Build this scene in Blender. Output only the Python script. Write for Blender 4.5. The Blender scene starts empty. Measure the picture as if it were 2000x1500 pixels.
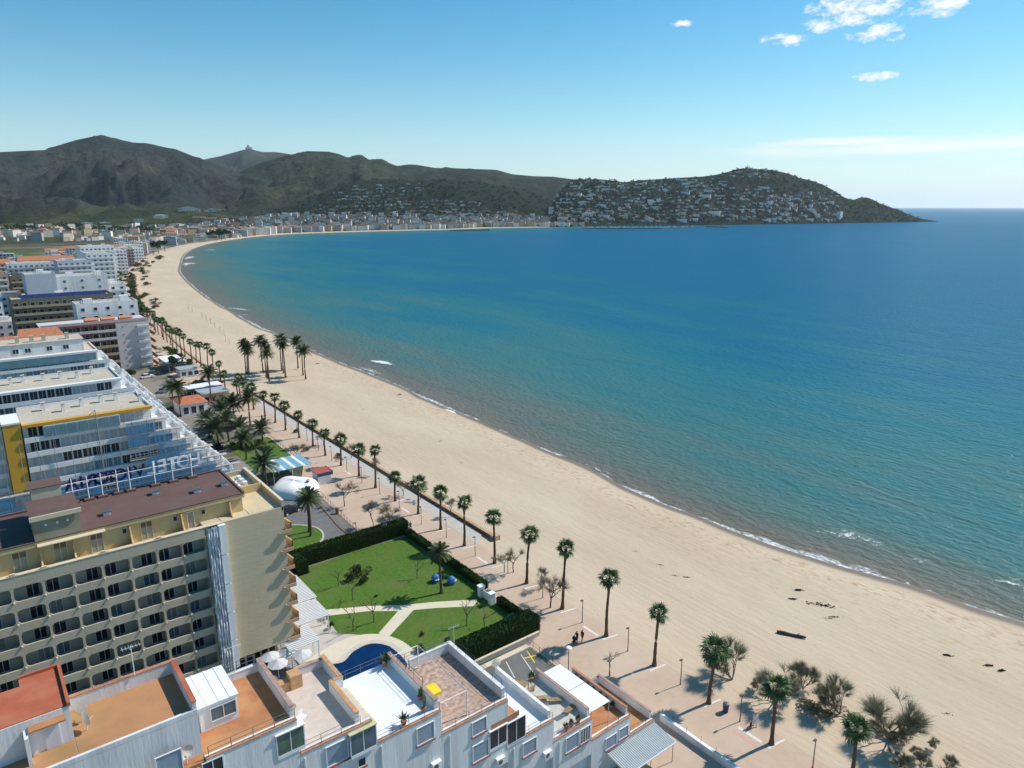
import bpy, bmesh, math, random
from mathutils import Vector, Matrix, noise
random.seed(7)
R = math.radians
scene = bpy.context.scene
COL = scene.collection

# ------------------------------------------------------------------ camera, world, sun, exposure
# frame: X points out to sea, Y runs along the beach, the promenade is z = 0, the sea z = -1.5
CAM_H, FPX, YAW = 56.0, 1387.0, R(52.0)
PITCH = math.atan((750 - 404) / FPX)
cam_d = bpy.data.cameras.new('camera'); cam = bpy.data.objects.new('camera', cam_d); COL.objects.link(cam)
cam_d.sensor_fit = 'HORIZONTAL'; cam_d.sensor_width = 36.0; cam_d.lens = 36.0 * FPX / 2000.0
cam_d.clip_start = 0.5; cam_d.clip_end = 120000
cam.location = (0, 0, CAM_H); cam.rotation_euler = (math.pi / 2 - PITCH, 0, YAW - math.pi / 2)
scene.camera = cam

SUN_AZ, SUN_EL = R(-11.0), R(45.0)
SKY_STRENGTH, SUN_STRENGTH, EXPOSURE = 0.100, 4.4, 0.14
world = bpy.data.worlds.new('World'); scene.world = world; world.use_nodes = True
wn, wl = world.node_tree.nodes, world.node_tree.links
wn.clear()
w_out = wn.new('ShaderNodeOutputWorld'); w_bg = wn.new('ShaderNodeBackground'); w_bg.inputs[1].default_value = SKY_STRENGTH
sky = wn.new('ShaderNodeTexSky'); sky.sky_type = 'NISHITA'; sky.sun_disc = False
sky.sun_elevation = SUN_EL; sky.sun_rotation = math.pi / 2 - SUN_AZ
sky.altitude = 50; sky.air_density = 1.0; sky.dust_density = 0.35; sky.ozone_density = 1.6
def wnode(t, **k):
    n = wn.new(t)
    for a, b in k.items(): setattr(n, a, b)
    return n
def wmath(op, a, b=None, c=None, clamp=False):
    n = wn.new('ShaderNodeMath'); n.operation = op; n.use_clamp = clamp
    for i, v in enumerate((a, b, c)):
        if v is None: continue
        if isinstance(v, (int, float)): n.inputs[i].default_value = v
        else: wl.new(v, n.inputs[i])
    return n.outputs[0]
# clouds: direction -> azimuth / elevation in degrees, soft noise patches high up and thin streaks low down
tc = wnode('ShaderNodeTexCoord'); sep = wnode('ShaderNodeSeparateXYZ'); wl.new(tc.outputs['Generated'], sep.inputs[0])
az = wmath('MULTIPLY', wmath('ARCTAN2', sep.outputs[1], sep.outputs[0]), 57.2958)
el = wmath('MULTIPLY', wmath('ARCSINE', sep.outputs[2]), 57.2958)
def cloud_noise(sx, sy, scale, detail, rough, seed):
    cb = wnode('ShaderNodeCombineXYZ')
    wl.new(wmath('MULTIPLY', az, sx), cb.inputs[0]); wl.new(wmath('MULTIPLY', el, sy), cb.inputs[1]); cb.inputs[2].default_value = seed
    nz = wnode('ShaderNodeTexNoise'); nz.inputs['Scale'].default_value = scale
    nz.inputs['Detail'].default_value = detail; nz.inputs['Roughness'].default_value = rough
    wl.new(cb.outputs[0], nz.inputs[0]); return nz.outputs[0]
def blob(a0, e0, ra, re):
    da = wmath('DIVIDE', wmath('SUBTRACT', az, a0), ra); de = wmath('DIVIDE', wmath('SUBTRACT', el, e0), re)
    return wmath('SUBTRACT', 1.0, wmath('SQRT', wmath('ADD', wmath('MULTIPLY', da, da), wmath('MULTIPLY', de, de))))
def total(L):
    r = L[0]
    for q in L[1:]: r = wmath('MAXIMUM', r, q)
    return r
cum_mask = total([blob(27.2, 12.7, 3.0, 1.4), blob(26.6, 11.2, 2.0, 0.75), blob(23.2, 12.4, 2.0, 0.8), blob(29.6, 12.9, 1.9, 0.65),
                  blob(32.3, 11.2, 1.9, 0.5), blob(30.4, 11.8, 1.3, 0.55), blob(39.7, 12.6, 0.8, 0.3), blob(26.4, 8.5, 1.7, 0.32),
                  blob(20.0, 14.5, 3.0, 1.0), blob(33.0, 15.5, 3.0, 0.8), blob(10.0, 11.5, 3.2, 1.0), blob(-8.0, 14.0, 4.0, 1.2), blob(118.0, 13.0, 3.0, 0.8)])
cum_nm = cloud_noise(0.6, 1.2, 1.5, 6.0, 0.62, 3.7)
cum = wmath('MULTIPLY', wmath('SUBTRACT', wmath('ADD', wmath('MULTIPLY', cum_mask, 0.42), wmath('MULTIPLY', cum_nm, 1.5)), 0.80), 3.0, clamp=True)
cum = wmath('MULTIPLY', cum, wmath('MULTIPLY', wmath('ADD', cum_mask, 0.10), 6.0, clamp=True))
str_mask = total([blob(23.0, 3.95, 19.0, 0.85), blob(28.0, 4.35, 9.0, 0.6), blob(8.0, 3.4, 20.0, 1.1), blob(-30.0, 4.0, 25.0, 1.0)])
str_n = cloud_noise(0.09, 1.0, 1.6, 4.0, 0.55, 1.3)
stv = wmath('MULTIPLY', wmath('SUBTRACT', wmath('ADD', wmath('MULTIPLY', str_mask, 0.75), str_n), 0.62), 1.9, clamp=True)
stv = wmath('MULTIPLY', wmath('MULTIPLY', stv, wmath('MULTIPLY', str_mask, 2.5, clamp=True)), 0.85)
cl = wmath('MAXIMUM', wmath('MULTIPLY', cum, 0.93), stv)
hsv = wnode('ShaderNodeHueSaturation'); hsv.inputs['Saturation'].default_value = 1.5; hsv.inputs['Hue'].default_value = 0.480; wl.new(sky.outputs[0], hsv.inputs['Color'])
tintc = wnode('ShaderNodeMix', data_type='RGBA', blend_type='MULTIPLY'); tintc.inputs[0].default_value = 1.0; wl.new(hsv.outputs[0], tintc.inputs[6]); tintc.inputs[7].default_value = (0.80, 1.06, 1.15, 1)
lowf = wmath('MULTIPLY', wmath('POWER', 2.718, wmath('DIVIDE', wmath('MAXIMUM', el, 0.0), -5.0)), 0.82)   # pale marine air low over the horizon
hzc = wnode('ShaderNodeMix', data_type='RGBA'); wl.new(lowf, hzc.inputs[0]); wl.new(tintc.outputs[2], hzc.inputs[6]); hzc.inputs[7].default_value = (7.6, 8.9, 9.5, 1)
mixc = wnode('ShaderNodeMix', data_type='RGBA'); wl.new(cl, mixc.inputs[0]); wl.new(hzc.outputs[2], mixc.inputs[6]); mixc.inputs[7].default_value = (9.3, 9.5, 9.7, 1)
wl.new(mixc.outputs[2], w_bg.inputs[0]); wl.new(w_bg.outputs[0], w_out.inputs[0])

sun_d = bpy.data.lights.new('sun', 'SUN'); sun = bpy.data.objects.new('sun', sun_d); COL.objects.link(sun)
sun_d.energy = SUN_STRENGTH; sun_d.angle = R(0.53); sun_d.color = (1.0, 0.94, 0.85)
sv = Vector((math.cos(SUN_AZ) * math.cos(SUN_EL), math.sin(SUN_AZ) * math.cos(SUN_EL), math.sin(SUN_EL)))
sun.rotation_euler = sv.to_track_quat('Z', 'Y').to_euler(); sun.location = (60, 0, 120)
vs = scene.view_settings; vs.view_transform = 'Standard'; vs.look = 'None'; vs.exposure = EXPOSURE; vs.gamma = 1.0; vs.use_curve_mapping = False
scene.cycles.use_denoising = True; scene.cycles.max_bounces = 5; scene.cycles.use_adaptive_sampling = True; scene.cycles.adaptive_threshold = 0.02; scene.cycles.transparent_max_bounces = 24
scene.cycles.volume_bounces = 1; scene.cycles.sample_clamp_indirect = 6.0
HAZE = 0.000024
world.cycles.sampling_method = 'MANUAL'; world.cycles.sample_map_resolution = 512
# ------------------------------------------------------------------ helpers
CP, SP = math.cos(PITCH), math.sin(PITCH)
FX, FY = math.cos(YAW), math.sin(YAW); RX, RY = FY, -FX
def sight(u, v):                       # survey of the photograph: bearing ray of a picture point
    a = (u - 1000) / FPX; b = (750 - v) / FPX; f = CP + b * SP
    return (RX * a + FX * f, RY * a + FY * f, -SP + b * CP)
def ground_at(u, v, z=0.0):            # where that ray meets level z
    r = sight(u, v); t = (z - CAM_H) / r[2]; return (r[0] * t, r[1] * t)

class MB:
    def __init__(s): s.v = []; s.f = []
    def quad(s, a, b, c, d): n = len(s.v); s.v += [a, b, c, d]; s.f.append((n, n+1, n+2, n+3)); return s
    def tri(s, a, b, c): n = len(s.v); s.v += [a, b, c]; s.f.append((n, n+1, n+2)); return s
    def box(s, x0, x1, y0, y1, z0, z1):
        n = len(s.v)
        s.v += [(x0,y0,z0),(x1,y0,z0),(x1,y1,z0),(x0,y1,z0),(x0,y0,z1),(x1,y0,z1),(x1,y1,z1),(x0,y1,z1)]
        s.f += [(n,n+3,n+2,n+1),(n+4,n+5,n+6,n+7),(n,n+1,n+5,n+4),(n+1,n+2,n+6,n+5),(n+2,n+3,n+7,n+6),(n+3,n,n+4,n+7)]
        return s
    def rbox(s, cx, cy, z0, lx, ly, h, ang):
        n = len(s.v); c, q = math.cos(ang), math.sin(ang)
        for z in (z0, z0 + h):
            for dx, dy in ((-1,-1),(1,-1),(1,1),(-1,1)):
                px, py = dx*lx/2, dy*ly/2; s.v.append((cx + px*c - py*q, cy + px*q + py*c, z))
        s.f += [(n,n+3,n+2,n+1),(n+4,n+5,n+6,n+7),(n,n+1,n+5,n+4),(n+1,n+2,n+6,n+5),(n+2,n+3,n+7,n+6),(n+3,n,n+4,n+7)]
        return s
    def prism(s, pts, z0, z1):         # pts counter-clockwise outline
        n = len(s.v); k = len(pts)
        s.v += [(p[0], p[1], z0) for p in pts] + [(p[0], p[1], z1) for p in pts]
        s.f += [tuple(range(n+k, n+2*k)), tuple(range(n+k-1, n-1, -1))]
        for i in range(k): j = (i+1) % k; s.f.append((n+i, n+j, n+k+j, n+k+i))
        return s
    def tube(s, pts, rad, seg=6, cap=True):
        rings = []
        for i, p in enumerate(pts):
            p = Vector(p); a = Vector(pts[max(i-1, 0)]); b = Vector(pts[min(i+1, len(pts)-1)])
            d = (b - a).normalized() if (b - a).length > 1e-9 else Vector((0,0,1))
            u = d.cross(Vector((0,0,1))); u = u.normalized() if u.length > 1e-3 else Vector((1,0,0)); w = d.cross(u)
            r = rad[i] if isinstance(rad, (list, tuple)) else rad
            n = len(s.v); rings.append(n)
            for k in range(seg):
                t = 2*math.pi*k/seg; s.v.append(tuple(p + u*math.cos(t)*r + w*math.sin(t)*r))
        for a, b in zip(rings, rings[1:]):
            for k in range(seg): s.f.append((a+k, b+k, b+(k+1)%seg, a+(k+1)%seg))
        if cap and rings:
            s.f.append(tuple(rings[0]+k for k in range(seg))); s.f.append(tuple(rings[-1]+k for k in range(seg-1,-1,-1)))
        return s
    def bar(s, a, b, r, seg=4): return s.tube([a, b], r, seg)
    def mesh(s, name, mat=None, off=(0,0,0), smooth=False):
        m = bpy.data.meshes.new(name)
        o = off
        m.from_pydata([(p[0]-o[0], p[1]-o[1], p[2]-o[2]) for p in s.v], [], s.f); m.update()
        if mat: m.materials.append(mat)
        if smooth: m.polygons.foreach_set('use_smooth', [True]*len(m.polygons))
        return m

def link(name, mesh, parent=None, loc=(0,0,0), rz=0.0, scale=None):
    o = bpy.data.objects.new(name, mesh); COL.objects.link(o)
    if parent: o.parent = parent
    o.location = loc
    if rz: o.rotation_euler = (0, 0, rz)
    if scale: o.scale = scale if hasattr(scale, '__len__') else (scale,)*3
    return o
def tag(o, label, cat, group=None):
    o['label'] = label; o['category'] = cat
    if group: o['group'] = group
    return o
def thing(name, label, cat, loc=(0,0,0), rz=0.0, group=None, scale=None):
    return tag(link(name, None, None, loc, rz, scale), label, cat, group)
def part(name, mb, mat, parent, origin=None, smooth=False):
    """mb in scene coordinates; parent is an Empty (or a part of it); origin = the thing's own location"""
    if origin is None:
        r = parent
        while r.parent: r = r.parent
        origin = tuple(r.location)
    return link(name, mb.mesh(name, mat, origin, smooth), parent)
def struct(name, mb, mat, smooth=False, kind='structure'):
    o = link(name, mb.mesh(name, mat, smooth=smooth)); o['kind'] = kind; return o
def solo(name, mb, mat, label, cat, group=None, loc=(0,0,0), smooth=False):
    return tag(link(name, mb.mesh(name, mat, loc, smooth), None, loc), label, cat, group)
def copy_tree(o, parent=None):
    c = o.copy(); COL.objects.link(c); c.parent = parent
    for ch in o.children: copy_tree(ch, c)
    return c

# ------------------------------------------------------------------ materials
MATS = {}
def mat(name, col, rough=0.8, var=0.12, scale=1.5, detail=4.0, bump=0.0, bscale=None, metal=0.0, spec=0.3, tint=None, tscale=0.2, tamt=0.5, stretch=(1,1,1), coords='pos'):
    if name in MATS: return MATS[name]
    m = bpy.data.materials.new(name); m.use_nodes = True; MATS[name] = m
    nt = m.node_tree; n, l = nt.nodes, nt.links; b = n['Principled BSDF']
    b.inputs['Roughness'].default_value = rough; b.inputs['Metallic'].default_value = metal; b.inputs['Specular IOR Level'].default_value = spec
    if coords == 'pos': src = n.new('ShaderNodeNewGeometry').outputs['Position']
    else: src = n.new('ShaderNodeTexCoord').outputs['Object']
    mp = n.new('ShaderNodeVectorMath'); mp.operation = 'MULTIPLY'; mp.inputs[1].default_value = stretch; l.new(src, mp.inputs[0]); src = mp.outputs[0]
    nz = n.new('ShaderNodeTexNoise'); nz.inputs['Scale'].default_value = scale; nz.inputs['Detail'].default_value = detail; nz.inputs['Roughness'].default_value = 0.6; l.new(src, nz.inputs[0])
    rp = n.new('ShaderNodeMapRange'); rp.inputs[1].default_value = 0.3; rp.inputs[2].default_value = 0.7; rp.inputs[3].default_value = 1 - var; rp.inputs[4].default_value = 1 + var; l.new(nz.outputs[0], rp.inputs[0])
    hs = n.new('ShaderNodeMix'); hs.data_type = 'RGBA'; hs.blend_type = 'MULTIPLY'; hs.inputs[0].default_value = 1.0
    hs.inputs[6].default_value = (*col, 1); cc = n.new('ShaderNodeCombineColor')
    for i in range(3): l.new(rp.outputs[0], cc.inputs[i])
    l.new(cc.outputs[0], hs.inputs[7]); out = hs.outputs[2]
    if tint:
        n2 = n.new('ShaderNodeTexNoise'); n2.inputs['Scale'].default_value = tscale; n2.inputs['Detail'].default_value = 5.0; l.new(src, n2.inputs[0])
        r2 = n.new('ShaderNodeMapRange'); r2.inputs[1].default_value = 0.45; r2.inputs[2].default_value = 0.68; r2.inputs[3].default_value = 0; r2.inputs[4].default_value = tamt; l.new(n2.outputs[0], r2.inputs[0])
        m2 = n.new('ShaderNodeMix'); m2.data_type = 'RGBA'; l.new(r2.outputs[0], m2.inputs[0]); l.new(out, m2.inputs[6]); m2.inputs[7].default_value = (*tint, 1); out = m2.outputs[2]
    l.new(out, b.inputs['Base Color'])
    if bump:
        bn = n.new('ShaderNodeTexNoise'); bn.inputs['Scale'].default_value = bscale or scale*3; bn.inputs['Detail'].default_value = 5.0; l.new(src, bn.inputs[0])
        bp = n.new('ShaderNodeBump'); bp.inputs['Strength'].default_value = 1.0; bp.inputs['Distance'].default_value = bump; l.new(bn.outputs[0], bp.inputs['Height']); l.new(bp.outputs[0], b.inputs['Normal'])
    return m
# ------------------------------------------------------------------ shoreline, sea, beach, ground
SHORE = [(150,-700),(130,-250),(121,-60),(116,0),(112.6,26),(110,46),(106.5,62),(105.2,85),(107.2,118),(108.2,154),(111.0,210),(110.8,258),(113.7,310),(117.3,377),(130,498),(154,652),(180,768),(255,1032),(367,1276),(549,1508),(770,1576),(1045,1590),(1177,1630),(1365,1604),(1511,1632),(1650,1700)]
INNER = [(75,-700),(64,-250),(63.6,-60),(63.6,0),(63.6,26),(63.6,46),(63.6,62),(63.6,85),(67.0,118),(67.2,154),(67.6,210),(67.0,258),(69.5,310),(76,377),(91,498),(118,652),(146,768),(228,1032),(358,1288),(538,1530),(765,1602),(1045,1603),(1180,1660),(1363,1625),(1505,1660),(1640,1720)]
def smooth_line(pts, k=6):
    out = []
    for i in range(len(pts)-1):
        p0 = pts[max(i-1,0)]; p1 = pts[i]; p2 = pts[i+1]; p3 = pts[min(i+2,len(pts)-1)]
        for j in range(k):
            t = j/k; q = []
            for c in (0,1):
                m1 = (p2[c]-p0[c])/2; m2 = (p3[c]-p1[c])/2; t2 = t*t; t3 = t2*t
                q.append((2*t3-3*t2+1)*p1[c]+(t3-2*t2+t)*m1+(-2*t3+3*t2)*p2[c]+(t3-t2)*m2)
            out.append(tuple(q))
    out.append(pts[-1]); return out
KS = 14
S_L = smooth_line(SHORE, KS); I_L = smooth_line(INNER, KS)
# small wobble of the waterline
S_L = [(x + 1.6*noise.noise((y*0.03, 3.1, 0)) + 0.7*noise.noise((y*0.11, 7.7, 0)), y) if y < 500 else (x, y) for x, y in S_L]
def shore_dist(x, y):
    best = 1e18; sgn = 1
    for (ax, ay), (bx, by) in SEGS:
        dx, dy = bx-ax, by-ay; L2 = dx*dx+dy*dy
        t = max(0, min(1, ((x-ax)*dx+(y-ay)*dy)/L2)); px, py = ax+t*dx, ay+t*dy
        d = (x-px)**2+(y-py)**2
        if d < best: best = d; sgn = 1 if (dx*(y-py)-dy*(x-px)) < 0 else -1
    return sgn*math.sqrt(best)
_sm = smooth_line(SHORE, 3); SEGS = list(zip(_sm, _sm[1:]))

# sand
def sand_material():
    m = bpy.data.materials.new('beach_sand'); m.use_nodes = True; nt = m.node_tree; n, l = nt.nodes, nt.links; b = n['Principled BSDF']
    b.inputs['Specular IOR Level'].default_value = 0.2
    pos = n.new('ShaderNodeNewGeometry').outputs['Position']
    def nz(scale, st, det=5.0):
        v = n.new('ShaderNodeVectorMath'); v.operation = 'MULTIPLY'; v.inputs[1].default_value = st; l.new(pos, v.inputs[0])
        t = n.new('ShaderNodeTexNoise'); t.inputs['Scale'].default_value = scale; t.inputs['Detail'].default_value = det; t.inputs['Roughness'].default_value = 0.62; l.new(v.outputs[0], t.inputs[0]); return t.outputs[0]
    def rng(x, a, b_, c, d):
        r = n.new('ShaderNodeMapRange'); r.inputs[1].default_value = a; r.inputs[2].default_value = b_; r.inputs[3].default_value = c; r.inputs[4].default_value = d; l.new(x, r.inputs[0]); return r.outputs[0]
    def mix(f, a, c):
        x = n.new('ShaderNodeMix'); x.data_type = 'RGBA'
        if isinstance(f, float): x.inputs[0].default_value = f
        else: l.new(f, x.inputs[0])
        for i, q in ((6, a), (7, c)):
            if isinstance(q, tuple): x.inputs[i].default_value = (*q, 1)
            else: l.new(q, x.inputs[i])
        return x.outputs[2]
    c1 = mix(rng(nz(0.05, (1, 0.35, 1)), 0.35, 0.65, 0, 1), (0.53, 0.42, 0.297), (0.60, 0.485, 0.355))
    c1 = mix(rng(nz(0.55, (1.0, 0.16, 1), 7.0), 0.52, 0.74, 0, 0.28), c1, (0.44, 0.335, 0.235))    # raked and driven streaks along the beach
    c1 = mix(rng(nz(2.8, (1, 0.8, 1), 6.0), 0.57, 0.76, 0, 0.50), c1, (0.40, 0.30, 0.21))          # footprints
    wv = n.new('ShaderNodeTexWave'); wv.wave_type = 'BANDS'; wv.bands_direction = 'X'; wv.inputs['Scale'].default_value = 0.30; wv.inputs['Distortion'].default_value = 5.0; wv.inputs['Detail'].default_value = 2.0; wv.inputs['Detail Scale'].default_value = 0.06
    l.new(pos, wv.inputs['Vector'])
    trk = n.new('ShaderNodeMath'); trk.operation = 'MULTIPLY'; l.new(rng(wv.outputs['Fac'], 0.86, 0.98, 0, 0.30), trk.inputs[0]); l.new(rng(nz(0.045, (1, 0.5, 1), 3.0), 0.47, 0.6, 0, 1), trk.inputs[1])
    c1 = mix(trk.outputs[0], c1, (0.38, 0.285, 0.195))                                             # tyre tracks of the beach tractor
    at = n.new('ShaderNodeAttribute'); at.attribute_name = 'wet'
    c1 = mix(at.outputs['Fac'], c1, (0.20, 0.15, 0.105))
    at2 = n.new('ShaderNodeAttribute'); at2.attribute_name = 'wrack'
    wr = n.new('ShaderNodeMath'); wr.operation = 'MULTIPLY'; l.new(at2.outputs['Fac'], wr.inputs[0]); l.new(rng(nz(1.2, (1, 0.5, 1), 8.0), 0.5, 0.66, 0, 0.75), wr.inputs[1])
    c1 = mix(wr.outputs[0], c1, (0.34, 0.22, 0.12))
    l.new(c1, b.inputs['Base Color'])
    l.new(rng(at.outputs['Fac'], 0, 1, 0.95, 0.45), b.inputs['Roughness'])
    bp = n.new('ShaderNodeBump'); bp.inputs['Distance'].default_value = 0.11; bp.inputs['Strength'].default_value = 0.9
    hh = n.new('ShaderNodeMath'); hh.operation = 'ADD'; l.new(nz(1.1, (1, 0.35, 1), 8.0), hh.inputs[0]); l.new(nz(0.22, (1, 0.2, 1), 3.0), hh.inputs[1])
    dryb = n.new('ShaderNodeMath'); dryb.operation = 'MULTIPLY'; l.new(hh.outputs[0], dryb.inputs[0]); l.new(rng(at.outputs['Fac'], 0, 1, 1, 0.1), dryb.inputs[1])
    l.new(dryb.outputs[0], bp.inputs['Height']); l.new(bp.outputs[0], b.inputs['Normal'])
    return m
SAND = sand_material()
CROSS = [(-0.9,-4.5),(-0.3,-2.6),(-0.06,-1.72),(0.0,-1.5),(0.03,-1.38),(0.06,-1.22),(0.1,-1.02),(0.15,-0.85),(0.22,-0.72),(0.32,-0.62),(0.45,-0.52),(0.6,-0.42),(0.8,-0.28),(0.93,-0.14),(1.0,-0.03),(1.03,-0.03)]
mb = MB(); wet = []; wrack = []
for (sx, sy), (ix, iy) in zip(S_L, I_L):
    for t, z in CROSS:
        w = math.hypot(ix-sx, iy-sy); tt = t*(44/w if w < 30 and t < 0 else 1)
        wob = 0.10*noise.noise((sx*0.12+t*5, sy*0.09, 1.0)) if 0.08 < t < 0.95 else 0
        mb.v.append((sx+(ix-sx)*tt, sy+(iy-sy)*tt, z+wob))
        wet.append(1.0 if t <= 0.03 else (0.75 if t < 0.05 else (0.16 if t < 0.08 else 0.0)))
        wrack.append(1.0 if 0.08 < t < 0.17 else (0.3 if 0.17 < t < 0.4 else 0.0))
NC = len(CROSS)
for i in range(len(S_L)-1):
    for j in range(NC-1): a = i*NC+j; mb.f.append((a, a+NC, a+NC+1, a+1))
beach = struct('beach', mb, SAND, smooth=True)
for nm, arr in (('wet', wet), ('wrack', wrack)):
    at = beach.data.attributes.new(nm, 'FLOAT', 'POINT'); at.data.foreach_set('value', arr)

# land: from the inner edge of the beach back to the hills
def land_material():
    m = bpy.data.materials.new('land_fields'); m.use_nodes = True; nt = m.node_tree; n, l = nt.nodes, nt.links; b = n['Principled BSDF']
    b.inputs['Roughness'].default_value = 0.95; b.inputs['Specular IOR Level'].default_value = 0.1
    pos = n.new('ShaderNodeNewGeometry').outputs['Position']
    vo = n.new('ShaderNodeTexVoronoi'); vo.inputs['Scale'].default_value = 0.0075; vo.inputs['Randomness'].default_value = 0.9
    st = n.new('ShaderNodeVectorMath'); st.operation = 'MULTIPLY'; st.inputs[1].default_value = (0.6, 1.7, 0); l.new(pos, st.inputs[0]); l.new(st.outputs[0], vo.inputs['Vector'])
    sp = n.new('ShaderNodeSeparateColor'); l.new(vo.outputs['Color'], sp.inputs[0])
    cr = n.new('ShaderNodeValToRGB'); e = cr.color_ramp; e.interpolation = 'CONSTANT'
    cols = [(0,(0.055,0.060,0.028)),(0.2,(0.045,0.085,0.022)),(0.36,(0.10,0.085,0.05)),(0.5,(0.05,0.065,0.03)),(0.64,(0.06,0.12,0.025)),(0.76,(0.16,0.13,0.085)),(0.86,(0.045,0.05,0.03))]
    e.elements[0].color = (*cols[0][1],1); e.elements[1].position = cols[1][0]; e.elements[1].color = (*cols[1][1],1)
    for p, c in cols[2:]: q = e.elements.new(p); q.color = (*c, 1)
    l.new(sp.outputs[0], cr.inputs[0])
    nz = n.new('ShaderNodeTexNoise'); nz.inputs['Scale'].default_value = 0.05; nz.inputs['Detail'].default_value = 8; l.new(pos, nz.inputs[0])
    r = n.new('ShaderNodeMapRange'); r.inputs[1].default_value = 0.3; r.inputs[2].default_value = 0.7; r.inputs[3].default_value = 0.55; r.inputs[4].default_value = 1.35; l.new(nz.outputs[0], r.inputs[0])
    mx = n.new('ShaderNodeMix'); mx.data_type = 'RGBA'; mx.blend_type = 'MULTIPLY'; mx.inputs[0].default_value = 1; l.new(cr.outputs[0], mx.inputs[6])
    cc = n.new('ShaderNodeCombineColor')
    for i in range(3): l.new(r.outputs[0], cc.inputs[i])
    l.new(cc.outputs[0], mx.inputs[7])
    # the built-up strip along the beach: paved ground instead of fields
    at = n.new('ShaderNodeAttribute'); at.attribute_name = 'built'
    m2 = n.new('ShaderNodeMix'); m2.data_type = 'RGBA'; l.new(at.outputs['Fac'], m2.inputs[0]); l.new(mx.outputs[2], m2.inputs[6])
    n3 = n.new('ShaderNodeTexNoise'); n3.inputs['Scale'].default_value = 0.06; n3.inputs['Detail'].default_value = 6; l.new(pos, n3.inputs[0])
    c3 = n.new('ShaderNodeValToRGB'); c3.color_ramp.elements[0].position = 0.4; c3.color_ramp.elements[0].color = (0.07,0.085,0.045,1); c3.color_ramp.elements[1].position = 0.55; c3.color_ramp.elements[1].color = (0.27,0.235,0.20,1)
    l.new(n3.outputs[0], c3.inputs[0]); l.new(c3.outputs[0], m2.inputs[7]); l.new(m2.outputs[2], b.inputs['Base Color'])
    return m
mb = MB(); built = []
OFFS = [(0,-0.03,1),(6,-0.02,1),(60,-0.02,1),(110,-0.02,0.7),(170,0,0.25),(300,0.2,0),(700,0.6,0),(1100,1.5,0),(1700,4,0),(2600,12,0),(4500,40,0),(9000,60,0),(16000,60,0)]
NI = len(I_L)
for i, (ix, iy) in enumerate(I_L):
    k = i/(NI-1)
    a = I_L[max(i-1,0)]; b_ = I_L[min(i+1,NI-1)]; tx, ty = b_[0]-a[0], b_[1]-a[1]
    # inland bearing swings from west (near) to north (far town)
    fr = min(1, max(0, (iy-380)/1150.0)); ang = R(180 - 82*fr)
    for d, z, bu in OFFS: mb.v.append((ix+math.cos(ang)*d, iy+math.sin(ang)*d, z)); built.append(bu)
NO = len(OFFS)
for i in range(NI-1):
    for j in range(NO-1): a = i*NO+j; mb.f.append((a, a+NO, a+NO+1, a+1))
land = struct('ground', mb, land_material(), smooth=True)
at = land.data.attributes.new('built', 'FLOAT', 'POINT'); at.data.foreach_set('value', built)

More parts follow.
